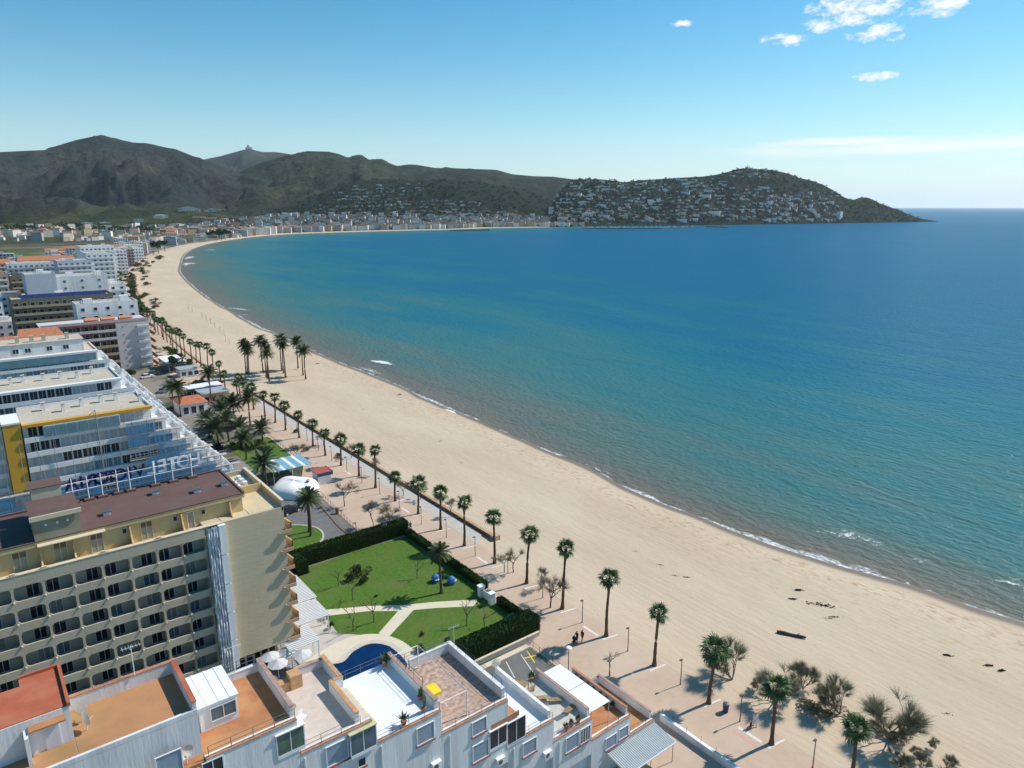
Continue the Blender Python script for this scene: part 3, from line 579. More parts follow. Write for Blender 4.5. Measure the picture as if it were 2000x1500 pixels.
# metal canopy in front of the lowest unit
METC = mat('corrugated_grey_sheet', (0.42,0.47,0.48), 0.5, 0.05, 1.0, metal=0.2)
gc = thing('metal_canopy', 'grey corrugated metal canopy on thin posts against the lowest white unit', 'canopy', (48, 39.5, 0))
mb = MB(); nrib = 30
for i in range(nrib):
    x = 44.4+7.2*i/nrib; mb.quad((x,38.6,2.45),(x+0.12,38.6,2.5),(x+0.12,41.45,2.95),(x,41.45,2.9)); mb.quad((x+0.12,38.6,2.5),(x+0.24,38.6,2.45),(x+0.24,41.45,2.9),(x+0.12,41.45,2.95))
part('roof_sheet', mb, METC, gc)
for x in (44.6,48.0,51.4): part('post', MB().bar((x,38.75,0),(x,38.75,2.45),0.04), IRON, gc)
part('gutter', MB().box(44.4,51.6,38.5,38.6,2.38,2.47), ALU, gc)

# terrace furniture
WOODF = mat('weathered_teak', (0.30,0.22,0.12), 0.8, 0.2, 4.0)
POT = mat('terracotta_pot', (0.40,0.17,0.09), 0.9, 0.15, 5.0); LEAFP = mat('pot_plant_leaf', (0.075,0.12,0.035), 0.7, 0.3, 5.0)
def lounger(x, y, z, rz, label):
    t = thing('sun_lounger', label, 'sun lounger', (x,y,z), rz, 'wooden loungers on the grey terrace')
    mb = MB()
    for i in range(9): mb.box(-0.95+i*0.14,-0.83+i*0.14,-0.3,0.3,0.3,0.33)
    link('seat', mb.mesh('seat', WOODF), t)
    mb = MB()
    for i in range(5):
        a = 0.33+i*0.13; mb.quad((a,-0.3,0.33+i*0.09),(a+0.11,-0.3,0.41+i*0.09),(a+0.11,0.3,0.41+i*0.09),(a,0.3,0.33+i*0.09))
    link('backrest', mb.mesh('backrest', WOODF), t)
    for sx in (-0.85,0.3):
        for sy in (-0.26,0.26): link('leg', MB().box(sx-0.03,sx+0.03,sy-0.03,sy+0.03,0,0.3).mesh('leg', WOODF), t)
for x, y, rz, lb in [(40.0,46.6,2.6,'wooden sun lounger nearest the teak dining table on the grey terrace'),(40.9,45.6,2.6,'wooden sun lounger between two others on the grey terrace'),(41.0,43.6,3.3,'wooden sun lounger nearest the potted plants on the grey terrace')]: lounger(x, y, 8.03, rz, lb)
t = thing('teak_table', 'wooden dining table with benches on the grey tiled terrace', 'table', (39.4,48.8,8.03), 0.4)
mb = MB()
for i in range(7): mb.box(-0.8,0.8,-0.45+i*0.13,-0.34+i*0.13,0.7,0.74)
link('tabletop', mb.mesh('tabletop', WOODF), t)
for sx in (-0.7,0.7):
    for sy in (-0.38,0.38): link('leg', MB().box(sx-0.04,sx+0.04,sy-0.04,sy+0.04,0,0.7).mesh('leg', WOODF), t)
for sy in (-0.9,0.9):
    b = thing('teak_bench', 'wooden bench drawn up to the teak dining table', 'bench', (39.4-sy*0.39,48.8+sy*0.92,8.03), 0.4, 'benches at the teak table')
    link('seat', MB().box(-0.8,0.8,-0.2,0.2,0.4,0.45).mesh('seat', WOODF), b); link('backrest', MB().box(-0.8,0.8,0.18 if sy>0 else -0.22,0.22 if sy>0 else -0.18,0.5,0.85).mesh('backrest', WOODF), b)
    for sx in (-0.7,0.7): link('leg', MB().box(sx-0.03,sx+0.03,-0.18,0.18,0,0.4).mesh('leg', WOODF), b)
def pot_plant(x, y, z, h, kind, label):
    t = thing('pot_plant', label, 'plant', (x,y,z), random.random()*6)
    link('pot', MB().tube([(0,0,0),(0,0,0.35)],[0.16,0.24],8).mesh('pot', POT), t)
    mb = MB(); rnd = random.Random(int(x*100+y*7))
    if kind == 'cactus':
        for k in range(6): a = rnd.random()*6.3; r = rnd.random()*0.14; mb.tube([(r*math.cos(a),r*math.sin(a),0.3),(r*1.6*math.cos(a),r*1.6*math.sin(a),0.3+h*(0.5+rnd.random()*0.5))],[0.06,0.045],6)
    else:
        for k in range(60):
            a = rnd.random()*6.3; e = rnd.uniform(0.3,1.4); L = h*rnd.uniform(0.5,1.0); d = Vector((math.cos(a)*math.cos(e),math.sin(a)*math.cos(e),math.sin(e)))
            s_ = Vector((-math.sin(a),math.cos(a),0))*0.07*max(1,h); p = Vector((0,0,0.33)); q = p+d*L
            mb.tri(tuple(p+d*L*0.35-s_),tuple(p+d*L*0.35+s_),tuple(q))
    link('leaves', mb.mesh('leaves', LEAFP), t)
pot_plant(22.2,41.95,17.3,0.9,'leaf','bushy yellow green pot plant at the railing of the white roof')
pot_plant(24.2,42.3,17.3,1.3,'cactus','tall columnar cactus in a pot on the white roof')
pot_plant(24.7,43.7,17.3,1.0,'cactus','stout cactus in a pot by the yellow swing seat')
pot_plant(24.5,49.3,17.3,1.1,'leaf','reddish shrub in a large pot at the rear corner of the white roof')
pot_plant(25.9,43.6,15.1,0.9,'cactus','small cactus on the pink tiled terrace under the pergola')
for k,(x,y) in enumerate([(39.2,41.9),(39.9,41.95),(40.8,41.95)]): pot_plant(x,y,8.1,0.55,'leaf',['low round pot plant at the wooden loungers railing','grey leaved pot plant between two others at the loungers railing','pot plant at the railing nearest the long awning'][k])
pot_plant(41.3,49.5,8.05,0.9,'leaf','flowering bush in a pot at the rear corner of the grey terrace')
for k in range(7):
    pot_plant(47.25,43.6+k*0.95,5.55,0.55,'leaf','leafy plant in the planter row along the terracotta terrace'); bpy.context.scene.objects[-1].parent['group'] = 'planter row on the terracotta terrace'
pot_plant(49.9,46.4,3.15,0.8,'leaf','single bush in a pot on the lowest terracotta terrace')
def chair(x, y, z, rz, m, label, group):
    t = thing('garden_chair', label, 'chair', (x,y,z), rz, group)
    link('seat', MB().box(-0.22,0.22,-0.22,0.22,0.4,0.44).mesh('seat', m), t); link('backrest', MB().box(-0.22,0.22,0.2,0.24,0.5,0.9).mesh('backrest', m), t)
    for sx in (-0.2,0.2):
        for sy in (-0.2,0.2): link('leg', MB().bar((sx,sy,0),(sx,sy,0.4),0.02).mesh('leg', m), t)
chair(15.4,44.6,19.33,0.5,ALU,'white garden chair on the cream terrace','chairs on the cream terrace'); chair(14.5,44.9,19.33,2.6,ALU,'white garden chair on the cream terrace','chairs on the cream terrace')
t = thing('round_table', 'small round slatted wooden table on the cream terrace', 'table', (15.0,46.0,19.33))
link('tabletop', MB().tube([(0,0,0.5),(0,0,0.54)],0.42,12).mesh('tabletop', WOODF), t); link('leg', MB().bar((0,0,0),(0,0,0.5),0.05,6).mesh('leg', WOODF), t)
def dish(x, y, z, label, rz=0.6):
    t = thing('satellite_dish', label, 'satellite dish', (x,y,z), rz)
    link('mast', MB().bar((0,0,0),(0,0,0.7),0.03,6).mesh('mast', ALU), t)
    mb = MB(); n = 14; mb.v.append((0,0.12,0.85))
    for rr, yy in ((0.25,0.08),(0.48,-0.04)):
        for k in range(n): a = 2*math.pi*k/n; mb.v.append((rr*math.cos(a), yy, 0.85+rr*math.sin(a)))
    for k in range(n): j=(k+1)%n; mb.f.append((0,1+k,1+j)); mb.f.append((1+k,1+n+k,1+n+j,1+j))
    link('reflector', mb.mesh('reflector', mat('cream_dish',(0.66,0.58,0.50),0.6,0.05,2)), t)
    link('feed_arm', MB().bar((0,-0.02,0.45),(0,-0.45,0.8),0.02).mesh('feed_arm', ALU), t)
dish(7.0,41.95,22.2,'cream satellite dish at the edge of the lower orange terrace',0.3)
dish(2.3,44.9,25.1,'white satellite dish beside the stair house with the red roof',1.9); dish(2.2,45.9,25.1,'second white satellite dish by the stair house rear wall',2.3)
dish(37.0,49.9,10.9,'white satellite dish on the rear end of the white terrace wall',2.8)

for x, z1 in ((14.2,19.0),(20.0,16.9),(26.0,14.7),(32.6,9.9),(38.0,7.7)): part('downpipe', MB().bar((x,YF-0.06,0),(x,YF-0.06,z1),0.05,6), ALU, FG)
for x, z in ((16.0,14.6),(24.2,12.4),(30.6,9.3),(36.0,7.0)): a = part('air_conditioner', MB().box(x,x+0.85,YF-0.35,YF-0.003,z,z+0.6), WHITE2, FG); part('fan_grille', MB().tube([(x+0.32,YF-0.352,z+0.3),(x+0.32,YF-0.37,z+0.3)],0.22,10), IRON, a)
for x, y, z in ((5.5,47.4,26.07),(12.0,48.4,22.82),(31.8,49.5,16.02)):
    t = thing('television_aerial', {5.5:'thin television aerial on the rear wall of the worn ochre roof',12.0:'thin television aerial on the rear wall of the orange terrace',31.8:'thin television aerial on the corner of the pink tiled terrace'}[x], 'aerial', (x,y,z)); link('mast', MB().bar((0,0,0),(0,0,2.2),.025).mesh('mast', ALU), t)
    mb = MB().bar((-.6,0,2.1),(.6,0,2.1),.015)
    for k in range(6): mb.bar((-.5+k*.2,-.3+.02*k,2.12),(-.5+k*.2,.3-.02*k,2.12),.012)
    link('antenna', mb.mesh('antenna', ALU), t)
# ------------------------------------------------------------------ beige hotel with arched balconies
HB = mat('beige_hotel_render', (0.54,0.475,0.35), 0.9, 0.08, 0.8, bump=0.02, bscale=5, tint=(0.47,0.40,0.28), tscale=0.4, tamt=0.6, stretch=(1,1,0.3))
HY = mat('yellow_ochre_render', (0.62,0.46,0.235), 0.9, 0.08, 0.8, tint=(0.66,0.42,0.16), tscale=0.5, tamt=0.5)
HR = mat('brown_roof_felt', (0.135,0.080,0.068), 0.9, 0.12, 0.8, tint=(0.16,0.10,0.09), tscale=0.25, tamt=0.6)
HIN = mat('balcony_inner_wall', (0.55,0.49,0.40), 0.9, 0.06, 1.0)
STRIATED = mat('ribbed_beige_cladding', (0.60,0.50,0.335), 0.9, 0.05, 0.6, bump=0.03, bscale=2.2, tint=(0.55,0.46,0.31), tscale=0.5, tamt=0.3, stretch=(0.5,1,5.0))
CREAM = mat('cream_trim', (0.66,0.57,0.40), 0.85, 0.08, 1.5)
HT = thing('hotel', 'beige hotel with arched balconies, brown flat roof and penthouse floor', 'hotel', (10, 86, 0))
YH = 79.6
part('wall', MB().box(-14,18.1,YH+1.5,90.2,-0.3,20.2), HB, HT)
part('wall', MB().box(20.1,27.2,YH,93.6,3.0,20.95), STRIATED, HT)                    # blank gable part
part('wall', MB().box(18.1,20.1,YH+0.5,90.2,-0.3,20.9), HB, HT)
part('wall', MB().box(20.3,25.5,YH+1.6,93.0,-0.3,3.0), HB, HT)
for i in range(5): window(HT, 20.6+i*0.95, YH+1.59, 0.3, 0.85, 2.4, pane=GLASS, mull=0)
CURT_H = mat('half_drawn_curtain', (0.30,0.28,0.25), 0.7, 0.2, 2.0)
CW, CH = 2.63, 2.42
def cell_mesh():
    mb = MB(); ow, oh, r = 2.42, 1.52, 0.38; x0 = (CW-ow)/2; zb = 0.78; n = 5
    def arc(cx, cz, a0): return [(cx+r*math.cos(R(a0+90*k/n)), cz+r*math.sin(R(a0+90*k/n))) for k in range(n+1)]
    xl, xr, zl, zh = x0, x0+ow, zb, zb+oh
    cor = [((CW,CH),arc(xr-r,zh-r,0)),((0,CH),arc(xl+r,zh-r,90)),((0,0),arc(xl+r,zl+r,180)),((CW,0),arc(xr-r,zl+r,270))]
    P3 = lambda p, y: (p[0], y, p[1])
    loop = []
    for i, (c, a) in enumerate(cor):
        for p, q in zip(a, a[1:]): mb.tri(P3(c,0),P3(q,0),P3(p,0))
        c2, a2 = cor[(i+1)%4]; mb.quad(P3(c,0),P3(c2,0),P3(a2[0],0),P3(a[-1],0)); loop += a
    for p, q in zip(loop, loop[1:]+loop[:1]): mb.quad(P3(p,0),P3(q,0),P3(q,0.16),P3(p,0.16))
    for p, q in zip(loop, loop[1:]+loop[:1]): pass
    mb.box(0.0,0.12,0.001,1.49,0.0,CH).box(CW-0.12,CW,0.001,1.49,0,CH)
    return mb
cellm = cell_mesh().mesh('balcony', HB)
slabm = MB().box(0.12,CW-0.12,0.02,1.49,0.0,0.12).box(0.12,CW-0.12,0.16,1.49,CH-0.06,CH).mesh('slab', HIN)
backm = MB().box(0.12,CW-0.12,1.42,1.489,0.12,CH-0.06).mesh('back_wall', HIN)
knobm = MB().tube([(0,-0.02,0),(0,-0.06,0.12),(0,-0.03,0.2)],[0.13,0.10,0.03],6).mesh('bracket', CREAM)
bump_stain = mat('rust_stain', (0.28,0.20,0.12), 0.9, 0.2, 4)
for c in range(-5, 7):
    for k in range(7):
        x = 0.0+c*CW-0.1; z = 19.6-1.52-0.78-k*CH
        if c == 6: x = 15.55
        o = link('balcony', cellm, HT, (x-10, YH-86, z)); link('slab', slabm, o); link('back_wall', backm, o)
        off = 0.25 if c % 2 else 1.15
        if c in (5,6): off = 0.3
        window(o, x+off, YH+1.41, z+0.3, 1.15, 1.75, pane=[GLASS,GLASS,GLASSB,GLASS,CURT_H][(c*5+k*3+c*k)%5], mull=1, org=(x,YH,z))
        link('bracket', knobm, o, (CW,0,0.74))
part('deck_parapet', MB().box(-14,18.1,YH-0.02,YH+0.18,19.64,20.85), HB, HT)
part('deck', MB().box(-14,20.1,YH+0.18,81.4,20.2,20.3), CREAM, HT)
part('coping', MB().box(-14,20.1,YH-0.06,YH+0.5,20.852,20.92), CREAM, HT)
for x in (-2.5, 0.2, 2.8, 8.1, 13.4): part('crest', MB().prism([(x-0.45,YH-0.05),(x+0.45,YH-0.05),(x+0.45,YH+0.2),(x-0.45,YH+0.2)],20.922,21.0).prism([(x-0.2,YH-0.05),(x+0.2,YH-0.05),(x+0.2,YH+0.2),(x-0.2,YH+0.2)],21.0,21.14), CREAM, HT)
ph = part('penthouse', MB().box(-14,23.0,81.3,90.0,20.25,22.9), HY, HT)
part('fascia', MB().box(-14,23.2,80.95,81.29,22.75,23.25).box(23.001,23.2,81.29,90.2,22.75,23.25).box(-14,23.0,90.001,90.3,22.75,23.25), HY, ph)
part('roof', MB().box(-14,23.2,80.9,90.3,23.252,23.36), HR, ph)
part('roof_upstand', MB().box(-14,23.25,90.0,90.32,23.362,23.55).box(23.0,23.25,81,90,23.362,23.5), HR, ph)
BLIND = mat('brown_roller_blind', (0.20,0.13,0.075), 0.8, 0.15, 3); CURT = mat('drawn_curtain', (0.40,0.34,0.24), 0.9, 0.1, 3)
for x, w in ((0.4,1.25),(3.9,1.2),(7.2,1.2),(12.0,1.2)):
    o = window(ph, x, 81.295, 20.45, w, 2.15, pane=CURT, mull=1, frame=CREAM, name='balcony_door', org=(10,86,0))
    link('roller_blind', MB().box(0.05,w-0.05,-0.05,-0.035,1.5,2.08).mesh('roller_blind', BLIND), o)
window(ph, 16.8, 81.295, 20.4, 0.75, 2.1, pane=CURT, mull=0, frame=WHITE2, name='door', org=(10,86,0))
for x in (10.2, 15.3, 18.3): window(ph, x, 81.295, 21.75, 0.5, 0.65, pane=GLASS, mull=0, frame=CREAM, org=(10,86,0))
for x in (-2.5, 2.7, 5.6, 10.9, 16.1, 21.4):
    mb = MB(); n = len(mb.v); pr = [(81.29,20.3),(80.0,20.3),(80.0,20.95),(80.35,21.1),(80.75,21.7),(80.95,22.5),(81.29,22.74)]
    mb.v += [(x,y,z) for y,z in pr]+[(x+0.16,y,z) for y,z in pr]; k = len(pr)
    mb.f += [tuple(range(k-1,-1,-1)), tuple(range(k,2*k))]+[(i,(i+1)%k,k+(i+1)%k,k+i) for i in range(k)]
    part('wing_wall', mb, HY, HT)
part('canopy_strip', MB().box(2.6,8.6,80.2,80.95,22.95,23.05), CREAM, HT)
for x in (-2.5,9.0,14.5,18.5,21.7):
    v = part('roof_vent', MB().box(x,x+0.7,83.6+(x%3)*1.2,84.3+(x%3)*1.2,23.36,23.7), ALU, HT)
    part('vent_cap', MB().box(x-0.12,x+0.82,83.5+(x%3)*1.2,84.4+(x%3)*1.2,23.75,23.82), IRON, v)
tw = part('lift_tower', MB().box(2.5,6.6,80.98,85.6,23.36,25.9), mat('olive_grey_render', (0.30,0.27,0.19), 0.9, 0.2, 0.7), HT)
part('tower_roof', MB().box(2.35,6.75,80.8,85.75,25.902,26.0), HR, tw); part('coping', MB().box(2.3,6.8,80.7,80.86,25.55,26.02), CREAM, tw)
tw2 = part('water_tank_house', MB().box(3.0,5.7,85.8,88.2,23.36,27.2), HB, HT); part('tank_roof', MB().box(2.8,5.9,85.7,88.4,27.202,27.3), HR, tw2)
for x in (3.6,4.6,5.5): part('porthole', MB().tube([(x,80.97,24.9),(x,80.93,24.9)],0.12,8), WHITE2, tw)
# low terrace on the seaward end
part('terrace_floor', MB().box(23.25,27.0,79.8,93.4,20.952,21.0), mat('sand_coloured_terrace', (0.60,0.49,0.32), 0.85, 0.06, 1), HT)
part('parapet', MB().box(27.0,27.25,79.6,93.6,20.5,21.75).box(23.2,27.0,93.35,93.6,20.5,21.6), HB, HT); part('coping', MB().box(26.95,27.3,79.55,93.65,21.752,21.82), CREAM, HT)
part('divider', MB().box(23.2,26.99,86.2,86.4,21.0,22.0), HY, HT)
for k in range(3): solo('stacked_sunbed', MB().box(24.0,25.8,88.4+k*1.2,89.1+k*1.2,21.0,21.35).box(25.4,25.9,88.4+k*1.2,89.1+k*1.2,21.35,21.7), WHITE2, 'white plastic sunbed stored on the hotel end terrace', 'sunbed', 'white sunbeds on the hotel end terrace', (24.9,88.7+k*1.2,21.0))
# small balconies on the seaward corner
for k in range(7):
    z = 17.6-k*CH
    b = part('corner_balcony', MB().prism([(26.4,79.58),(26.6,79.25),(27.9,79.25),(27.9,79.58)],z,z+0.12), HB, HT)
    part('balcony_wall', MB().quad((27.9,79.25,z),(27.9,82.0,z),(27.9,82.0,z+1.0),(27.9,79.25,z+1.3)).quad((27.75,79.25,z+1.3),(27.9,79.25,z+1.3),(27.9,82,z+1.0),(27.75,82,z+1.0)).quad((27.75,79.25,z),(27.75,79.25,z+1.3),(27.75,82,z+1),(27.75,82,z)).box(26.6,27.9,79.17,79.25,z,z+0.45), mat('peach_balcony', (0.55,0.36,0.23), 0.9, 0.08, 2), b)
    part('floor_slab', MB().box(27.2,27.75,79.6,92,z,z+0.1), CREAM, b)
# white rubbish-chute sheeting hanging down the facade
SHEET = mat('white_plastic_sheeting', (0.66,0.69,0.72), 0.45, 0.3, 2.0, detail=8, stretch=(3,1,0.5), bump=0.08, bscale=3)
sc_ = thing('plastic_sheeting', 'long strip of crumpled white plastic sheeting hanging down the hotel front', 'sheeting', (19,79.3,2))
mb = MB(); nx, nz_ = 14, 60; rnd = random.Random(5)
for j in range(nz_+1):
    for i in range(nx+1):
        x = 18.15+1.35*i/nx; z = 2.2+18.6*j/nz_
        mb.v.append((x+0.05*rnd.random(), 79.28+0.16*math.sin(i*2.1+0.6*math.sin(j*0.5))+0.14*noise.noise((x*3,0,z*1.3))-0.1, z))
for j in range(nz_):
    for i in range(nx): a = j*(nx+1)+i; mb.f.append((a,a+1,a+nx+2,a+nx+1))
part('sheet', mb, SHEET, sc_)
for k in range(5): part('chute_section', MB().box(19.5,20.25,79.1,79.58,2.3+k*3.72,2.3+k*3.72+3.62), WHITE2, sc_)
# rooftop sign, seen from behind
SB = mat('blue_letter_metal', (0.012,0.016,0.12), 0.5, 0.1, 2); SW = mat('white_letter_metal', (0.78,0.79,0.80), 0.5, 0.05, 2)
sg = thing('rooftop_sign', 'hotel name sign of standing letters on a white frame along the brown roof', 'sign', (13.5,89.75,23.36))
for x in (7.0,8.5,9.9,11.5,12.8,15.5,17.5,19.7):
    p = part('post', MB().bar((x,89.75,23.36),(x,89.75,26.3),0.05), WHITE2, sg); part('footing', MB().box(x-0.5,x+0.5,89.3,89.95,23.362,23.6), HR, p)
for z in (24.75, 25.7): part('rail', MB().bar((6.4,89.75,z),(20.6,89.75,z),0.035), WHITE2, sg)
def letters(text, x_start, size, adv, m):
    for i, ch in enumerate(text):
        cu = bpy.data.curves.new('letter', 'FONT'); cu.body = ch; cu.size = size; cu.extrude = 0.06; cu.align_x = 'CENTER'; cu.offset = 0.035
        tmp = bpy.data.objects.new('tmp', cu); me = bpy.data.meshes.new_from_object(tmp); bpy.data.objects.remove(tmp); bpy.data.curves.remove(cu)
        me.materials.append(m)
        o = link('letter', me, sg, (x_start-adv*i-13.5, 0.16, 24.9-23.36)); o.rotation_euler = (math.pi/2, 0, math.pi)
letters('HOTEL', 20.2, 2.1, 1.22, SW); letters('VICTORIA', 14.0, 2.0, 1.0, SB)
# ------------------------------------------------------------------ white stepped blocks beyond the hotel
BAND = mat('white_balcony_band', (0.76,0.76,0.75), 0.8, 0.05, 0.7)
GRAVEL = mat('beige_gravel_roof', (0.50,0.44,0.35), 0.95, 0.15, 1.5)
OCH = mat('ochre_yellow_wall', (0.60,0.33,0.045), 0.85, 0.08, 1.0)
CURTG = mat('white_curtained_glass', (0.42,0.46,0.47), 0.3, 0.15, 0.8, spec=0.5); TEALG = mat('blue_green_glazing', (0.16,0.26,0.30), 0.2, 0.2, 0.6, spec=0.5)
def stepped_block(y0, ztop, depth, xL, label, seed, ochre=False):
    rnd = random.Random(seed); org = (20, y0+depth/2, 0)
    B = thing('apartment_block', label, 'building', org, group=None)
    n = 7; fh = ztop/(n+0.05)
    for k in range(n):
        z1 = ztop-k*fh; z0 = max(-0.3, z1-fh); xr = 26.0+k*2.35
        part('storey', MB().box(xL,xr,y0,y0+depth,z0,z1-0.002), WHITE, B)
        if k > 0:
            part('balcony_band', MB().box(xL,xr+0.1,y0-1.3,y0-1.15,z0-0.1+fh-0.25,z0+fh+0.55).box(xL,xr+0.1,y0-1.15,y0-0.002,z0+fh-0.3,z0+fh-0.15), BAND, B)
        # stepped seaward terraces with parapet and dividing wall
        if k > 0:
            part('terrace_parapet', MB().box(xr-0.15,xr,y0,y0+depth,z1,z1+0.85).box(xr-2.5,xr-0.16,y0+depth-0.2,y0+depth,z1,z1+0.85), BAND, B)
            for yy in (y0+depth*0.33, y0+depth*0.66): part('terrace_divider', MB().box(xr-2.35,xr-0.16,yy,yy+0.15,z1,z1+1.3), BAND, B)
        nw = int((xr-xL-1.0)/1.55)
        style = None
        for i in range(nw):
            if i % 3 == 0: style = rnd.choice([GLASS, GLASS, CURTG, CURTG, TEALG, GLASSB])
            window(B, xL+0.7+i*1.55, y0-0.004 if k else y0-0.004, z0+0.35, 1.4, fh-0.75, pane=style, mull=1 if style is not GLASS else 1, org=org)
        if k > 0: window(B, xr+0.004, y0+1.0, z0+0.3, 1.4, fh-0.8, rz=math.pi/2, pane=GLASSB, org=org); window(B, xr+0.004, y0+depth*0.55, z0+0.3, 1.4, fh-0.8, rz=math.pi/2, pane=GLASS, org=org)
    part('roof', MB().box(xL,26.0,y0,y0+depth,ztop,ztop+0.08), GRAVEL, B)
    part('roof_edge', MB().box(xL,26.1,y0-1.4,y0-0.003,ztop-0.25,ztop+0.25), OCH if ochre else BAND, B)
    part('roof_parapet', MB().box(xL,26.0,y0+depth-0.2,y0+depth,ztop+0.082,ztop+0.5).box(25.8,26.0,y0,y0+depth-0.2,ztop+0.082,ztop+0.5), BAND, B)
    m = IRON
    for i in range(6):
        x = xL+3+i*3.1+rnd.random(); y = y0+depth*rnd.uniform(0.3,0.7)
        ch = part('chimney', MB().box(x,x+0.6,y,y+0.9,ztop+0.08,ztop+1.4), BAND, B)
        part('chimney_cap', MB().box(x-0.1,x+0.7,y-0.1,y+1.0,ztop+1.55,ztop+1.63).box(x+0.05,x+0.15,y+0.05,y+0.15,ztop+1.402,ztop+1.55).box(x+0.45,x+0.55,y+0.7,y+0.8,ztop+1.402,ztop+1.55), GRAVEL, ch)
    return B
b1 = stepped_block(146, 19.0, 12, 5.5, 'white terraced apartment block with ochre roof edge, behind the hotel sign', 1, True)
b2 = stepped_block(176, 18.8, 12, 2.0, 'white terraced apartment block with gravel roof, between two similar blocks', 2)
b3 = stepped_block(205, 20.6, 12, 5.0, 'white terraced apartment block farthest of three, beside the brown balcony building', 3)
ph3 = part('penthouse', MB().box(6.0,23.5,207.2,216.0,20.69,23.4), WHITE, b3); part('penthouse_roof', MB().box(5.8,23.7,207.0,216.2,23.402,23.6), GRAVEL, ph3)
for x in (8.5,11.0,15.5,19.0): window(ph3, x, 207.19, 21.3, 1.3, 1.2, pane=GLASS, mull=1)
for x in (9.5,12.5,15.0,20.0): part('chimney', MB().box(x,x+.8,209,210,23.602,25.2), GRAVEL, ph3)
part('glazed_front', MB().box(4.8,25.5,203.62,203.7,18.5,20.3), TEALG, b3)
part('white_loggia', MB().box(8.5,20.5,144.6,145.9,16.3,18.7), BAND, b1)
for i in range(7): part('loggia_pane', MB().box(8.6+i*1.7,10.15+i*1.7,144.52,144.58,16.6,18.5), TEALG, b1)
ot = thing('stair_tower', 'ochre yellow stair tower at the inland end of the terraced block', 'tower', (4,148,0))
part('wall', MB().box(2.7,5.2,145,152,-0.3,19.6), OCH, ot); part('coping', MB().box(2.6,5.3,144.9,152.1,19.602,19.9), WHITE2, ot)
wing = thing('apartment_wing', 'pale grey apartment wing with orange chimneys left of the ochre tower', 'building', (-8,152,0))
part('wall', MB().box(-24,2.6,147,158,-0.3,19.2), WHITE, wing); part('roof', MB().box(-24,2.6,147,158,19.202,19.3), GRAVEL, wing)
for k in range(7):
    part('balcony_band', MB().box(-24,2.5,145.9,146.0,2.3+k*2.6,3.1+k*2.6), BAND, wing)
    for i in range(8): window(wing, -22+i*3.0, 146.99, 0.9+k*2.6, 1.3, 1.3, pane=GLASS)
for x in (-3,0.5): part('chimney', MB().box(x,x+0.9,149,150,19.3,21.2), mat('orange_chimney', (0.55,0.25,0.10), 0.9, 0.15, 3), wing)
# blue netted scaffolding on the seaward half of the first block
NET = bpy.data.materials.new('blue_scaffold_net'); NET.use_nodes = True
nt = NET.node_tree; b_ = nt.nodes['Principled BSDF']; b_.inputs['Base Color'].default_value = (0.06,0.26,0.46,1); b_.inputs['Roughness'].default_value = 0.7
nz_ = nt.nodes.new('ShaderNodeTexNoise'); nz_.inputs['Scale'].default_value = 0.9; nz_.inputs['Detail'].default_value = 6; g_ = nt.nodes.new('ShaderNodeNewGeometry'); nt.links.new(g_.outputs['Position'], nz_.inputs[0])
mr = nt.nodes.new('ShaderNodeMapRange'); mr.inputs[1].default_value = 0.35; mr.inputs[2].default_value = 0.65; mr.inputs[3].default_value = 0.40; mr.inputs[4].default_value = 0.80; nt.links.new(nz_.outputs[0], mr.inputs[0]); nt.links.new(mr.outputs[0], b_.inputs['Alpha'])
sf = thing('scaffolding', 'scaffolding wrapped in translucent blue netting on the white terraced block', 'scaffolding', (32,143.6,0))
POLE = mat('scaffold_pole', (0.30,0.32,0.34), 0.5, 0.1, 2, metal=0.5); PLANK = mat('scaffold_deck', (0.45,0.42,0.36), 0.85, 0.15, 2)
for k in range(7):
    z0 = 0.3+k*2.4; xe = 43.5-k*2.55; xs = 21.0 if k > 0 else 16.0
    if k < 3: xs = -4.0
    part('deck', MB().box(xs,xe,142.9,144.2,z0+2.2,z0+2.27), PLANK, sf)
    n = int((xe-xs)/2.5)
    for i in range(n):
        a = xs+i*2.5; rr = random.Random(k*31+i)
        if rr.random() < 0.9: part('net_panel', MB().quad((a,142.75+0.1*rr.random(),z0),(a+2.5,142.75,z0),(a+2.5,142.75,z0+2.5),(a,142.7+0.1*rr.random(),z0+2.5)), NET, sf)
    part('guard_rail', MB().bar((xs,142.85,z0+3.2),(xe,142.85,z0+3.2),0.04).bar((xs,142.85,z0+2.75),(xe,142.85,z0+2.75),0.03), POLE, sf)
for i in range(19):
    x = -3+i*2.5; h = 17.5 if x < 26 else max(3.0, 17.5-(x-26)*0.95)
    part('pole', MB().bar((x,142.8,0),(x,142.8,h),0.045), POLE, sf)
part('mast', MB().bar((16.5,143.2,0),(16.5,143.2,20.5),0.08).bar((16.2,143.2,0),(16.2,143.2,20.0),0.04).bar((16.5,143.2,20.5),(15.4,143.2,19.6),0.05), POLE, sf)

